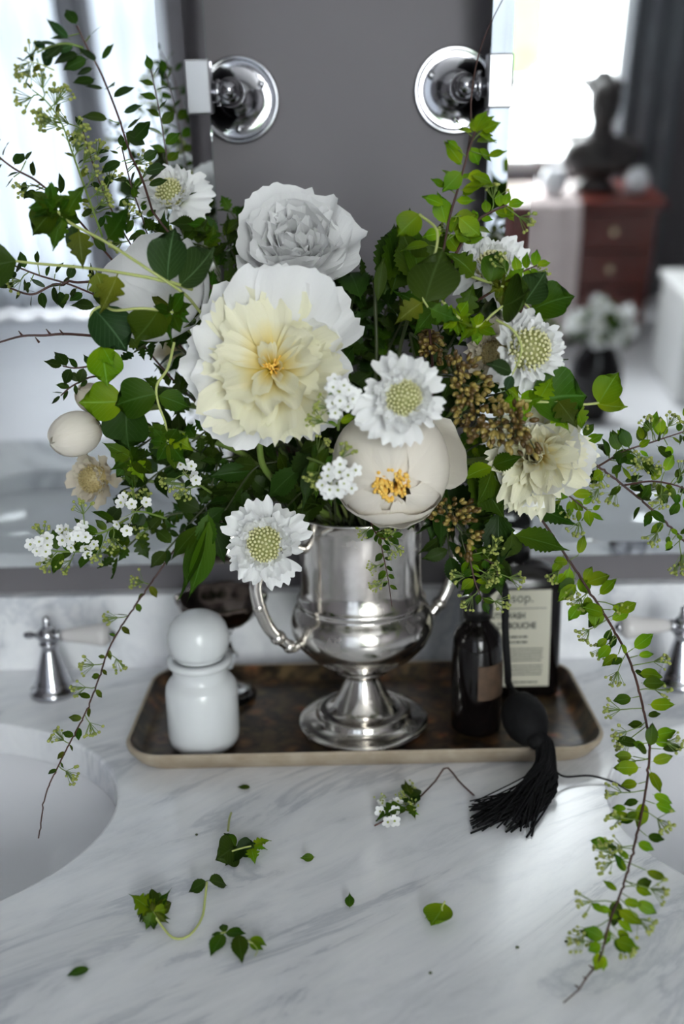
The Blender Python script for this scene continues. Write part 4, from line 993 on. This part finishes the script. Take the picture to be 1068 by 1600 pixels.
vine('pale_vine', 'pale vine hanging down with a bright round leaf and rosettes of bracts', [(272, 535, .64), (262, 575, .632), (245, 602, .628), (247, 630, .628), (258, 660, .628), (262, 690, .63)], .0010,
     [(.5, 'round', 'mid', .030, -1, .1, FR), (.52, 'oval', 'mid', .024, 1, .3, FR), (1., 'star', 'mid', .024, .1, .4, FR), (.95, 'lobed', 'bright', .022, .8, .2, FR), (.8, 'lobed', 'mid', .022, -.6, .8, FR)])
vine('pale_vine', 'short vine with one bright round leaf over a dark one, beside the cream bud', [(240, 612, .645), (210, 622, .638), (192, 628, .634)], .0011,
     [(1., 'round', 'bright', .029, -1, .05, FR), (.8, 'round', 'dark', .036, -.1, 1, FR), (.4, 'small', 'bright', .012, -.2, 1, FR)])
vine('pale_vine', 'hanging tuft of lobed green leaves under the dark round leaf', [(215, 665, .65), (208, 690, .645), (205, 715, .642)], .001,
     [(1., 'star', 'mid', .026, -.1, 1, FR), (.9, 'lobed', 'bright', .022, .5, 1, FR), (.6, 'lobed', 'mid', .024, -.5, 1, FR), (.8, 'lobed', 'mid', .026, .1, 1, FR)])
twig('leafy_twig', 'dark twig with a pair of broad leaves against the pale mirror', 'branch', [(190, 560, .70), (150, 570, .69), (118, 575, .685), (98, 572, .683)], .0009, .0005, 'oval', 'dark', 6, .019, .2, 1., jit=.5)
twig('leafy_twig', 'small dark twig drooping above the cream bud', 'branch', [(165, 590, .70), (130, 595, .69), (110, 605, .688), (95, 618, .686)], .0008, .0005, 'small', 'dark', 6, .013, .2, 1., jit=.6)

# upper right shoots
twig('bright_shoot', 'upright shoot of bright green leaves crossing the window mirror edge', 'shoot', [(668, 470, .66), (690, 400, .652), (702, 340, .648), (718, 285, .644), (732, 235, .642), (742, 205, .64)], .0015, .0007, 'oval', 'bright', 18, .0215, .22, 1., clump=True, jit=.5, stem='stem_red', from_vase=True, along=.5, out=.8)
twig('bright_shoot', 'shoot of bright leaves and fine buds leaning over the high scabiosa', 'shoot', [(690, 440, .662), (718, 385, .655), (745, 345, .65), (780, 325, .648), (792, 322, .648)], .0011, .0006, 'oval', 'bright', 12, .0175, .2, 1., jit=.5, stem='stem_red', buds=3)
t = thing('dry_tendril', 'hair thin reddish tendril rising past the wall bracket', 'tendril', at(728, 250, .645))
MB().tube(spline([at(728, 250, .645), at(735, 200, .645), at(736, 150, .647), at(745, 95, .65), at(762, 45, .652), at(795, -20, .655)], 30), [.0006 - .0003 * i / 30 for i in range(31)], 5).build('stem', 'stem_red', t)
def mint(label, p0, items, from_vase=True, mt_='mid'):
    b_ = at(*p0); root = thing('mint_stem', label, 'leaves', b_)
    if from_vase: MB().tube(rise(b_, .0015), .0015, 6).build('stem', 'stem_dark', root)
    for it in items:
        (x, y, d), (tx, ty, td), kind, mm, face = it
        a_, e = at(x, y, d), at(tx, ty, td); put_leaf(root, kind, mm, a_, e - a_, Vector(face), (e - a_).length * 1.05)
    return root
mint('cluster of tall dark lance leaves right of the back peony', (585, 440, .70),
     [((575, 450, .70), (572, 335, .70), 'mint', 'mid', (-.5, -.8, .1)), ((600, 460, .695), (632, 335, .70), 'mint', 'dark', (.2, -.9, .1)), ((610, 460, .69), (655, 325, .695), 'mint', 'mid', (.4, -.9, .1)), ((560, 470, .70), (545, 372, .71), 'mint', 'dark', FR), ((590, 470, .68), (600, 390, .68), 'lance', 'dark', FR)])
mint('cluster of broad green leaves at the foot of the bright shoot', (660, 430, .68),
     [((660, 440, .68), (648, 345, .675), 'mint', 'mid', (-.3, -.9, .2)), ((668, 430, .675), (690, 345, .672), 'mint', 'mid', FR), ((655, 450, .665), (640, 318, .68), 'lance', 'mid', FR), ((680, 440, .67), (735, 395, .665), 'oval', 'mid', FR), ((670, 470, .66), (622, 440, .66), 'lobed', 'mid', FR)])
vine('pale_vine', 'pale looping vine over one dark round leaf near the bright shoot', [(655, 335, .636), (682, 360, .626), (678, 400, .622), (662, 430, .62), (658, 460, .62), (668, 480, .622)], .0009,
     [(.0, 'round', 'bright', .020, -.5, .4, FR), (.92, 'round', 'dark', .036, .35, -1.4, (.3, -.9, .2)), (1., 'lobed', 'mid', .024, .6, .3, FR), (.9, 'lobed', 'olive', .024, -.8, .4, FR)])
vine('pale_vine', 'vine with lobed green rosettes beneath the high white scabiosa', [(690, 470, .65), (715, 495, .642), (745, 510, .638), (770, 490, .638), (785, 478, .64)], .0011,
     [(.25, 'star', 'bright', .020, -.2, .3, FR), (.5, 'star', 'bright', .019, -.2, .8, FR), (1., 'round', 'dark', .034, .2, -.1, FR), (.0, 'lobed', 'mid', .030, -.5, .5, FR), (.05, 'lobed', 'mid', .03, -.2, -.8, FR), (.3, 'lobed', 'mid', .026, .3, -1, FR)])
vine('pale_vine', 'short vine with green leaves tucked against the high scabiosa', [(730, 430, .66), (760, 440, .65), (790, 450, .645), (815, 470, .645), (830, 485, .646)], .0011,
     [(.1, 'lobed', 'mid', .028, -.5, -.5, FR), (.3, 'round', 'mid', .022, .2, -1, FR), (.5, 'oval', 'bright', .018, .6, -.8, FR), (.6, 'oval', 'bright', .016, -.1, -1, FR), (1., 'round', 'mid', .030, .6, -.4, FR), (.8, 'round', 'grey', .026, .8, -1.2, FR), (.45, 'star', 'olive', .018, .1, .3, FR)])
vine('pale_vine', 'vine with a big round green leaf under the domed scabiosa', [(790, 610, .645), (818, 628, .636), (840, 635, .632), (870, 628, .63), (905, 632, .632), (935, 630, .634)], .0012,
     [(.3, 'round', 'mid', .040, .8, -.2, (.1, -.9, .4)), (1., 'round', 'bright', .024, .3, -.7, (-.4, -.8, .4)), (.98, 'round', 'bright', .020, .8, .2, (.4, -.7, .6)), (.15, 'star', 'bright', .021, -.3, -.1, FR), (.5, 'lobed', 'bright', .024, .2, 1, FR), (.6, 'lobed', 'olive', .026, .3, 1, FR), (.4, 'lobed', 'bright', .022, .5, -1.2, FR), (.75, 'lobed', 'bright', .022, .2, .8, FR)], stem='stem_pale')
vine('pale_vine', 'curled stalk with one narrow green leaf in front of the faded scabiosa', [(775, 500, .62), (800, 515, .612), (815, 540, .61), (812, 560, .61), (800, 585, .61)], .0009, [(.98, 'oval', 'grey', .021, -.5, -.3, FR), (1., 'oval', 'grey', .012, -.4, .9, FR)])
twig('bright_shoot', 'little shoot of bright leaves over the top of the domed scabiosa', 'shoot', [(745, 470, .66), (785, 445, .65), (815, 425, .645), (838, 415, .645)], .0009, .0005, 'oval', 'bright', 9, .0145, .2, 1., jit=.5, buds=2, stem='stem_red')

# mint leaves lower right
mint('big serrated mint leaves spilling over the black bottle', (735, 745, .66),
     [((728, 735, .65), (800, 805, .63), 'mint', 'mid', (-.2, -.7, .7)), ((760, 745, .648), (832, 832, .64), 'mint', 'mid', (.3, -.7, .6)), ((800, 835, .65), (888, 855, .642), 'mint', 'mid', (0, -.6, .8)), ((770, 720, .645), (822, 698, .632), 'mint', 'mid', (-.1, -.8, .6)),
      ((800, 830, .65), (800, 890, .652), 'mint', 'dark', (.3, -.9, .2)), ((770, 730, .64), (725, 735, .63), 'mint', 'bright', (0, -.6, .8)), ((810, 785, .66), (905, 815, .655), 'mint', 'mid', (0, -.5, .9)), ((740, 770, .66), (760, 850, .66), 'mint', 'dark', FR), ((780, 800, .665), (745, 880, .665), 'mint', 'dark', FR), ((690, 760, .66), (640, 840, .655), 'lance', 'dark', FR), ((700, 750, .67), (655, 880, .66), 'lance', 'dark', (.3, -.9, .1))])
mint('dark lance leaves hanging left of the half closed peony', (500, 700, .66),
     [((505, 700, .65), (490, 790, .64), 'lance', 'mid', FR), ((500, 690, .655), (455, 770, .65), 'mint', 'dark', FR), ((515, 710, .64), (512, 790, .632), 'oval', 'mid', (.4, -.9, 0)), ((495, 705, .645), (472, 800, .64), 'lance', 'dark', FR), ((510, 690, .64), (445, 705, .65), 'lance', 'dark', FR), ((505, 700, .64), (495, 765, .628), 'oval', 'mid', FR), ((470, 730, .66), (410, 780, .66), 'mint', 'dark', FR)])
mint('drooping green leaves with pale ribs over the dark dish', (325, 800, .68),
     [((322, 815, .67), (290, 935, .665), 'lance', 'mid', (-.6, -.8, .1)), ((326, 815, .668), (305, 955, .662), 'lance', 'mid', (.5, -.8, .1)), ((315, 820, .67), (255, 880, .672), 'lance', 'mid', FR), ((325, 800, .672), (318, 870, .664), 'mint', 'mid', FR), ((330, 810, .672), (350, 880, .67), 'mint', 'dark', FR)])

# branches that arch and trail
twig('trailing_branch', 'long leafy spirea branch trailing down over the marble to a bare tip', 'branch', [(838, 800, .675), (868, 845, .665), (898, 890, .655), (945, 962, .635), (982, 1030, .61), (1004, 1105, .585), (1014, 1175, .56), (1005, 1255, .535), (988, 1330, .512), (970, 1392, .494), (952, 1440, .482), (940, 1488, .468)], .0013, .0007, 'small', 'bright', 48, .0190, .13, .98, jit=.4, clump=True, kinks=.0011, buds=26, from_vase=True, mats=['bright', 'bright', 'mid'], out=.9, along=.35)
t = C.objects[-1]
tr_ = [o for o in C.objects if o.name.startswith('trailing_branch') and o.type == 'EMPTY'][-1]
MB().tube([at(940, 1488, .468), at(930, 1510, .461), at(915, 1528, .456), at(905, 1545, .4535), atz(880, 1567, .0012)], [.0007, .0007, .0006, .0005, .0004], 6).build('stem_tip', 'stem_red', tr_)
for q in ((925, 1512), (916, 1530), (903, 1543), (940, 1490)): MB().tube([atz(q[0], q[1], .006), atz(q[0] - 6, q[1] - 4, .006)], [.0007, .0003], 5).build('thorn', 'stem_red', tr_)
twig('trailing_branch', 'arching spirea branch reaching out over the window mirror', 'branch', [(835, 660, .69), (880, 680, .68), (925, 722, .672), (965, 752, .668), (1005, 785, .665), (1050, 826, .66), (1090, 870, .655)], .0012, .0008, 'small', 'bright', 24, .0165, .1, 1., jit=.45, clump=True, kinks=.0008, buds=9, from_vase=True, mats=['bright', 'mid', 'mid'])
twig('leafy_twig', 'side twig of fresh leaves above the arching branch', 'branch', [(935, 728, .672), (975, 705, .668), (1020, 690, .665), (1075, 672, .662)], .0008, .0005, 'small', 'bright', 16, .0165, .08, 1., clump=True, jit=.55, buds=6, mats=['bright', 'mid'])
twig('leafy_twig', 'second side twig of leaves below the arching branch', 'branch', [(975, 758, .664), (1015, 752, .655), (1050, 757, .648), (1080, 768, .644)], .0008, .0005, 'small', 'bright', 12, .0165, .08, 1., clump=True, jit=.55, buds=4, mats=['bright', 'mid'])
twig('leafy_twig', 'short twig with olive buds just under the cream peony', 'branch', [(840, 770, .665), (870, 765, .658), (895, 780, .655), (920, 800, .652)], .0008, .0005, 'small', 'bright', 9, .0165, .08, 1., clump=True, jit=.5, buds=3)
twig('trailing_branch', 'thin reddish sprig trailing down in front of the shaded tap', 'branch', [(275, 855, .70), (240, 905, .69), (205, 955, .675), (172, 1010, .66), (155, 1058, .645), (135, 1110, .63), (112, 1155, .615), (92, 1195, .60), (72, 1240, .588), (60, 1310, .57)], .0012, .0005, 'small', 'olive', 20, .0105, .12, .82, jit=.7, kinks=.0008, buds=8, from_vase=True, tipleaf=False, mats=['olive', 'mid'])
twig('budding_sprig', 'little sprig of round leaves hanging down in front of the vase', 'sprig', [(585, 815, .64), (592, 838, .635), (600, 875, .632), (606, 905, .632), (612, 948, .634)], .0007, .0003, 'small', 'mid', 9, .0095, .35, .85, jit=.4, buds=4, budsize=.7, tipleaf=False, out=.9)
twig('budding_sprig', 'tuft of small leaves and buds at the vase lip, above the hanging sprig', 'sprig', [(575, 805, .645), (585, 830, .635), (598, 842, .63), (612, 838, .63)], .0007, .0004, 'small', 'mid', 12, .0115, .2, 1., jit=.7, buds=4, budsize=.7)
twig('budding_sprig', 'sprig of leaves with yellow buds hanging by the atomiser', 'sprig', [(725, 850, .655), (735, 880, .648), (742, 910, .645), (755, 940, .642)], .0009, .0004, 'oval', 'mid', 13, .0145, .05, 1., jit=.6, buds=6, mats=['mid', 'bright'])
twig('budding_sprig', 'second sprig with yellow buds beside the mint leaves over the label', 'sprig', [(735, 850, .66), (752, 870, .655), (770, 882, .652), (778, 900, .65)], .0008, .0004, 'oval', 'mid', 9, .0125, .1, 1., jit=.6, buds=4, mats=['mid', 'bright'])

# spirea in flower
def blossom(label, pts, n_flo, spread, leaves, mt_='mid', size=.014, buds=2, group='white spirea blossom sprigs'):
    root = twig('blossom_sprig', label, 'blossom', pts, .0009, .0005, 'small', mt_, leaves, size, .1, .9, jit=.6, buds=buds, stem='stem_green', tipleaf=False, group=group)
    c = at(*pts[-1]); b_ = at(*pts[-2])
    for i in range(n_flo):
        d = rv(); d.y = -abs(d.y); e = c + d * spread * (.5 + .5 * rnd.random())
        MB().tube([c.lerp(b_, .25), e - Vector((0, -.001, 0))], .00022, 4).build('stalk', 'stem_pale', root)
        link('floret', FLO, axis_frame(e, (e - c).normalized() + Vector((0, -1.2, .2)) + rv(.3), U(0, 6), U(.85, 1.15)), root)
    return root
blossom('sprig of white blossom between the open peony and the scabiosa', [(528, 672, .602), (530, 645, .584), (530, 614, .578)], 26, .0115, 5, 'bright', .013)
blossom('sprig of white blossom against the half closed peony', [(480, 715, .61), (505, 725, .59), (528, 738, .575)], 18, .014, 7, 'mid', .014, 4)
blossom('loose sprig of white blossom low beside the faded beige scabiosa', [(200, 810, .66), (160, 832, .64), (122, 835, .632)], 15, .014, 9, 'mid', .020, 3)
blossom('outermost sprig of white blossom low over the splash back', [(150, 860, .65), (100, 862, .64), (66, 858, .634)], 11, .009, 8, 'mid', .018, 4)
blossom('white budded sprig in the dark hollow under the open peony', [(330, 770, .67), (300, 750, .655), (285, 738, .65)], 5, .012, 4, 'dark', .014, 3)
blossom('white budded sprig in shade below the beige scabiosa', [(260, 810, .67), (225, 800, .66), (205, 800, .655)], 6, .014, 5, 'dark', .016, 3)

# dark filling foliage
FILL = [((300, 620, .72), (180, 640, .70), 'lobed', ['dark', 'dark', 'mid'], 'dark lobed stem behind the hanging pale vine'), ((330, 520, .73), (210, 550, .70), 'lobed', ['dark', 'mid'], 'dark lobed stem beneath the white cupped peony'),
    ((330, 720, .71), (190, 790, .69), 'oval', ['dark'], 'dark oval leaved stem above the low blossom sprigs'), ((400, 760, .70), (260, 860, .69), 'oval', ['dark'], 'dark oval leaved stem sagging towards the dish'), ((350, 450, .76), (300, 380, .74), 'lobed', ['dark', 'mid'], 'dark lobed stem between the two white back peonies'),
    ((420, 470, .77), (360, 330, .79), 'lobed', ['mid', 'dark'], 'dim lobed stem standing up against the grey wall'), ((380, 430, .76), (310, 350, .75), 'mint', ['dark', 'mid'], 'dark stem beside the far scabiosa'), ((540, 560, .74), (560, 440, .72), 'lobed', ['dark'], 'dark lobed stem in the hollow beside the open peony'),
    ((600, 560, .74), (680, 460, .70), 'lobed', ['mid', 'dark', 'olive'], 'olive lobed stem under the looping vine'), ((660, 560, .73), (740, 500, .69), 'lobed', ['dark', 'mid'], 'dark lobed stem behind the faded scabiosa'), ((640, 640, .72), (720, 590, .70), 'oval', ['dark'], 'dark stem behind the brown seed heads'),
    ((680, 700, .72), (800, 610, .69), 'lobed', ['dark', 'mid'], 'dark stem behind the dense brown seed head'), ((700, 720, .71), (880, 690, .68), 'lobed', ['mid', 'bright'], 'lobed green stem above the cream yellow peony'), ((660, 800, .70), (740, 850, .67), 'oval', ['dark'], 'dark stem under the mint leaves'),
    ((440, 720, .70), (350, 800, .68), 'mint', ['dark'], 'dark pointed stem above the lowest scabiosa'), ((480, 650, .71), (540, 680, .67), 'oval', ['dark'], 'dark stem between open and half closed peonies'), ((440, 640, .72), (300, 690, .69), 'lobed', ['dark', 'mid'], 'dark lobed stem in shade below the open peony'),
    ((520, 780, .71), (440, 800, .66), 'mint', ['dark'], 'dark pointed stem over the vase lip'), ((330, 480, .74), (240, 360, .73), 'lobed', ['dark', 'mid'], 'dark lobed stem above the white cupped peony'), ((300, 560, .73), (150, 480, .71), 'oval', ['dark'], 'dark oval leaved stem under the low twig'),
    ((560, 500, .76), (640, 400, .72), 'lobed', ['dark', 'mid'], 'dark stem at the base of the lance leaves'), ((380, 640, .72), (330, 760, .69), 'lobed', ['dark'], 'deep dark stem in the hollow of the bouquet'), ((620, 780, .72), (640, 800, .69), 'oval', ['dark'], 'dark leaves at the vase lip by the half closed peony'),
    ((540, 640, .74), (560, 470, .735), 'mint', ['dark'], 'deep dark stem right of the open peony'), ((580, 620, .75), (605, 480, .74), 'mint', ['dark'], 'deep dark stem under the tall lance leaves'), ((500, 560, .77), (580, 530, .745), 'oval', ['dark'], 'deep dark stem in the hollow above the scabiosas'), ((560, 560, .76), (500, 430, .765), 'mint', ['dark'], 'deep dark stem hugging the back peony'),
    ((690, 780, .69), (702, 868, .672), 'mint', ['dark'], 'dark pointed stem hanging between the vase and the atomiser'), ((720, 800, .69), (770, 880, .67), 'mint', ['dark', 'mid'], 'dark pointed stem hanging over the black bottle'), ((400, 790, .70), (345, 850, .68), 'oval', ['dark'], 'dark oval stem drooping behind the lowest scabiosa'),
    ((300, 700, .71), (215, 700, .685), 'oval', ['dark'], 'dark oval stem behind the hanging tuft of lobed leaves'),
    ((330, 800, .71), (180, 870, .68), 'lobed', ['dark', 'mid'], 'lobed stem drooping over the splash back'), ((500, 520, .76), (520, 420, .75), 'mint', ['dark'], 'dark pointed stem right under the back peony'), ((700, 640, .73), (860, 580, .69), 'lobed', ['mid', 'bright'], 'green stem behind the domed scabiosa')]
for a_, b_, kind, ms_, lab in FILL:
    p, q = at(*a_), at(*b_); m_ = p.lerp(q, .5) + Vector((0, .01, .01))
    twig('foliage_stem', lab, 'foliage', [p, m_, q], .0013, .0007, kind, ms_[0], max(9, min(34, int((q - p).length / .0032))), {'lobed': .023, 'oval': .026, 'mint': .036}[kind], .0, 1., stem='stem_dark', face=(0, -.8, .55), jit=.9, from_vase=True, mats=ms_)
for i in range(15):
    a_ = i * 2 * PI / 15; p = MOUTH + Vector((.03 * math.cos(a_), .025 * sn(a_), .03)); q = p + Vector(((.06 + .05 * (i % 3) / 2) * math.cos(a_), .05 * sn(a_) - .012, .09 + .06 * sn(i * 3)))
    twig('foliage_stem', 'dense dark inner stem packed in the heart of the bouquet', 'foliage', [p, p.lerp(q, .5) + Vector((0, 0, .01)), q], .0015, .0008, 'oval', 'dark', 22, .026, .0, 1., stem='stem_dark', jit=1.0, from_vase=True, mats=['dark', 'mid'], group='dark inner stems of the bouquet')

# ------------------------------------------------------------------ bits fallen on the marble
def fallen(name, label, cat, px, py, parts_, stems=(), florets=(), group=None, zb=.0015):
    root = thing(name, label, cat, atz(px, py, 0), group)
    for pts, r_, m_ in stems: MB().tube(spline([atz(x, y, z) for x, y, z in pts], 16), r_, 6).build('stem', m_, root)
    for (x0_, y0_, z0_), (x1_, y1_, z1_), kind, mm, face in parts_:
        p, q = atz(x0_, y0_, z0_), atz(x1_, y1_, z1_); put_leaf(root, kind, mm, p, q - p, Vector(face), (q - p).length * 1.05)
    for o_ in [c_ for c_ in root.children if c_.name.startswith('leaf')]:
        lo = min((WM[o_] @ v.co).z for v in o_.data.vertices)
        if lo < .0004: WM[o_].translation.z += .0004 - lo; o_.matrix_basis = WM[root].inverted() @ WM[o_]
    for x, y, z in florets: link('floret', FLO, axis_frame(atz(x, y, z), Vector((0, -.5, 1)) + rv(.6), U(0, 6), 1.05), root)
    return root
Z = (0, -.1, 1)
fallen('fallen_leaf', 'narrow oval leaf lying alone furthest forward on the marble', 'leaf', 122, 1519, [((142, 1513, .002), (104, 1522, .003), 'small', 'mid', Z)])
fallen('fallen_leaf', 'tiny leaf scrap just in front of the tray lip', 'leaf', 382, 1230, [((392, 1231, .002), (371, 1228, .003), 'small', 'mid', Z)])
fallen('fallen_leaf', 'small cupped leaf lying between the double leaf and the pale curled one', 'leaf', 480, 1342, [((492, 1339, .003), (468, 1341, .003), 'oval', 'mid', (0, -.7, .6))])
fallen('fallen_leaf', 'small round leaf alone in the middle of the marble', 'leaf', 546, 1408, [((546, 1419, .002), (546, 1398, .003), 'oval', 'mid', Z)])
fallen('fallen_leaf', 'yellow green ribbed bract lying on the marble', 'leaf', 680, 1432, [((694, 1412, .008), (674, 1452, .002), 'round', 'bright', (-.2, -.3, 1)), ((692, 1414, .008), (662, 1432, .003), 'oval', 'bright', Z)], [(((695, 1408, .010), (690, 1420, .007), (698, 1438, .004)), .0006, 'stem_pale'), (((690, 1418, .007), (678, 1414, .006)), .0006, 'stem_green')])
fallen('fallen_sprig', 'pair of dark round leaves with a lobed tip and a pale stalk', 'sprig', 378, 1325, [((366, 1325, .004), (348, 1340, .012), 'round', 'dark', (.4, -.8, .6)), ((368, 1322, .006), (352, 1300, .014), 'round', 'mid', (-.5, -.7, .5)), ((370, 1330, .004), (398, 1318, .010), 'round', 'dark', (.2, -.8, .6)), ((392, 1322, .006), (422, 1306, .010), 'lobed', 'bright', Z), ((394, 1324, .006), (418, 1322, .006), 'lobed', 'bright', Z), ((392, 1326, .004), (398, 1346, .004), 'lobed', 'bright', Z), ((378, 1328, .003), (352, 1348, .003), 'round', 'dark', Z)],
       [(((356, 1298, .010), (358, 1280, .008), (361, 1270, .006)), .0008, 'stem_pale'), (((362, 1330, .010), (378, 1325, .009), (392, 1322, .008)), .0006, 'stem_pale')])
st_ = [(((238, 1425, .010), (255, 1450, .004), (272, 1466, .002), (295, 1462, .002), (315, 1435, .004), (320, 1405, .008), (323, 1378, .013)), .0008, 'stem_pale')]
fallen('fallen_sprig', 'rosette of lobed green bracts joined by a curved pale stalk to a dark leaf', 'sprig', 240, 1425, [((240, 1425, .010), (240 + dx, 1425 + dy, z), k_, mm, FR) for dx, dy, z, k_, mm in ((-36, -4, .005, 'lance', 'bright'), (-22, -36, .012, 'lance', 'bright'), (-2, -34, .013, 'small', 'mid'), (18, -28, .012, 'small', 'bright'), (24, 22, .004, 'lance', 'olive'), (0, 28, .003, 'small', 'mid'), (-26, 22, .003, 'lance', 'mid'), (30, -16, .008, 'small', 'olive'), (-42, -14, .006, 'lobed', 'mid'), (-30, -26, .010, 'lobed', 'bright'), (8, -44, .014, 'lobed', 'bright'), (26, -34, .012, 'lance', 'mid'), (28, 14, .004, 'lance', 'mid'), (14, 20, .004, 'lobed', 'olive'), (-14, 32, .003, 'lobed', 'mid'), (-18, 12, .004, 'lobed', 'bright'), (22, -4, .010, 'round', 'bright'), (-4, -18, .016, 'lobed', 'olive'))] +
       [((324, 1376, .013), (292, 1394, .006), 'oval', 'dark', (.3, -.5, .8)), ((324, 1376, .013), (362, 1376, .006), 'oval', 'dark', (-.2, -.5, .9))], st_)
fallen('fallen_sprig', 'sprig of five fresh oval leaves lying forward on the marble', 'sprig', 365, 1470, [((350, 1458, .004), (328, 1490, .003), 'oval', 'mid', Z), ((352, 1458, .004), (346, 1438, .006), 'oval', 'mid', Z), ((350, 1458, .005), (384, 1455, .008), 'oval', 'mid', Z), ((372, 1466, .004), (378, 1504, .003), 'oval', 'mid', Z), ((388, 1472, .004), (420, 1472, .004), 'mint', 'bright', Z), ((388, 1474, .004), (412, 1482, .003), 'oval', 'bright', Z), ((346, 1458, .004), (330, 1460, .003), 'small', 'mid', Z)],
       [(((332, 1460, .002), (355, 1457, .004), (375, 1464, .004), (395, 1474, .004)), .0006, 'stem_pale'), (((395, 1474, .004), (402, 1484, .003), (398, 1494, .002)), .0003, 'stem_pale')])
r_ = fallen('fallen_sprig', 'sprig of white blossom and buds fallen before the tray', 'sprig', 628, 1255, [((640, 1250, .006), (645, 1215, .008), 'oval', 'mid', FR), ((638, 1255, .006), (618, 1240, .006), 'oval', 'mid', Z), ((636, 1258, .006), (650, 1278, .003), 'lobed', 'mid', Z), ((634, 1260, .005), (610, 1275, .003), 'oval', 'mid', Z), ((640, 1256, .005), (656, 1244, .004), 'small', 'dark', Z), ((630, 1265, .005), (585, 1280, .003), 'lobed', 'mid', Z), ((640, 1270, .003), (655, 1270, .004), 'lobed', 'bright', Z), ((640, 1245, .006), (632, 1222, .01), 'lobed', 'olive', Z)],
       [(((740, 1243, .0015), (718, 1222, .004), (697, 1199, .010), (680, 1220, .006), (658, 1243, .004), (640, 1262, .004), (585, 1290, .002)), .0007, 'stem_red')], [(612, 1257, .007), (621, 1253, .008), (594, 1268, .005), (616, 1283, .004), (606, 1285, .004), (597, 1256, .006), (617, 1268, .007)])
for x, y in ((590, 1252), (640, 1232), (648, 1262), (622, 1250)): link('bud_cluster', rnd.choice(UMB), frame(atz(x, y, .004), (U(-.5, .5), -.4, .7), rv(), .7), r_)
for i, (x, y) in enumerate(((307, 1304), (884, 1471), (808, 1480), (672, 1520))):
    o = MB().ball(atz(x, y, .0008), (.0011, .0008, .0008), 7, 5).build('crumb', 'stem_dark'); tag(o, 'tiny dark crumb of plant matter on the marble', 'crumb', 'plant crumbs on the marble')

# ------------------------------------------------------------------ no leaf or seed cuts through another thing: each is turned on its stalk until it lies free
def settle():
    import numpy as np
    from mathutils.bvhtree import BVHTree
    rs = random.Random(11); CO, PO = {}, {}
    def top_of(o):
        while o.parent: o = o.parent
        return o
    def tree(o, mw):
        k = o.data.name
        if k not in CO:
            n = len(o.data.vertices); c = np.empty(n * 3); o.data.vertices.foreach_get('co', c); CO[k] = c.reshape(-1, 3); PO[k] = [tuple(p.vertices) for p in o.data.polygons]
        m_ = np.array(mw); v = CO[k] @ m_[:3, :3].T + m_[:3, 3]
        return BVHTree.FromPolygons(v.tolist(), PO[k]), v.min(0), v.max(0)
    CELL = .03; grid = {}
    def cells(lo, hi):
        a_, b_ = np.floor(lo / CELL).astype(int), np.floor(hi / CELL).astype(int)
        return [(i, j, k) for i in range(a_[0], b_[0] + 1) for j in range(a_[1], b_[1] + 1) for k in range(a_[2], b_[2] + 1)]
    items = []
    def keep(o, tr, lo, hi, root):
        items.append((tr, lo, hi, root)); n = len(items) - 1
        for c in cells(lo, hi): grid.setdefault(c, []).append(n)
    def hits(tr, lo, hi, root):
        seen, n = set(), 0
        for c in cells(lo, hi):
            for i in grid.get(c, ()):
                if i in seen: continue
                seen.add(i); t2, l2, h2, r2 = items[i]
                if r2 is root or (l2 > hi).any() or (h2 < lo).any(): continue
                if tr.overlap(t2): n += 1
        return n
    PLANT = ('leafy_twig', 'budding_sprig', 'pale_vine', 'bright_shoot', 'mint_stem', 'trailing_branch', 'blossom_sprig', 'foliage_stem', 'seed_head', 'bare_twig', 'dry_tendril')
    HARD = ('urn_vase', 'mouthwash_bottle', 'perfume_atomiser', 'apothecary_jar', 'footed_dish', 'tray', 'mirror', 'mirror_bracket', 'tap_lever', 'backsplash', 'countertop', 'sink_basin')
    movers = []
    for o in list(WM):
        if o.type != 'MESH': continue
        r_ = top_of(o); rn, n = r_.name.split('.')[0], o.name.split('.')[0]
        if rn in PLANT:
            if n in ('leaf', 'bract', 'seed', 'floret', 'bud_cluster'): movers.append((o, r_, n)); continue
        elif rn not in ('peony', 'peony_bud', 'scabiosa') + HARD: continue
        if n in ('stalk', 'thorn', 'tassel_fringe'): continue
        tr, lo, hi = tree(o, WM[o]); keep(o, tr, lo, hi, r_)
    left = 0
    for o, r_, n in movers:
        base = WM[o].copy(); best = None; L_ = max(o.dimensions) if False else base.to_scale().y
        for k in range(15):
            if k == 0: mw = base
            else:
                an = (.25 + .11 * k) * rs.uniform(.5, 1); ax = Vector((rs.uniform(-1, 1), rs.uniform(-1, 1), rs.uniform(-1, 1))).normalized()
                sc_ = 1 if k < 6 else 1 - .035 * (k - 5); p = base.translation
                q = Vector((rs.uniform(-1, 1), rs.uniform(-1, 1), rs.uniform(-1, 1))) * (L_ * .09 * k if n == 'seed' else .0006 * k)
                mw = Matrix.Translation(p + q) @ Matrix.Rotation(an, 4, ax) @ Matrix.Scale(sc_, 4) @ Matrix.Translation(-p) @ base
            tr, lo, hi = tree(o, mw); h = hits(tr, lo, hi, r_)
            if best is None or h < best[0]: best = (h, mw, tr, lo, hi)
            if h == 0: break
        h, mw, tr, lo, hi = best; left += h > 0
        if mw is not base:
            WM[o] = mw; o.matrix_basis = WM[o.parent].inverted() @ mw
        keep(o, tr, lo, hi, r_)
    print('settled', len(movers), 'still touching', left)
settle()
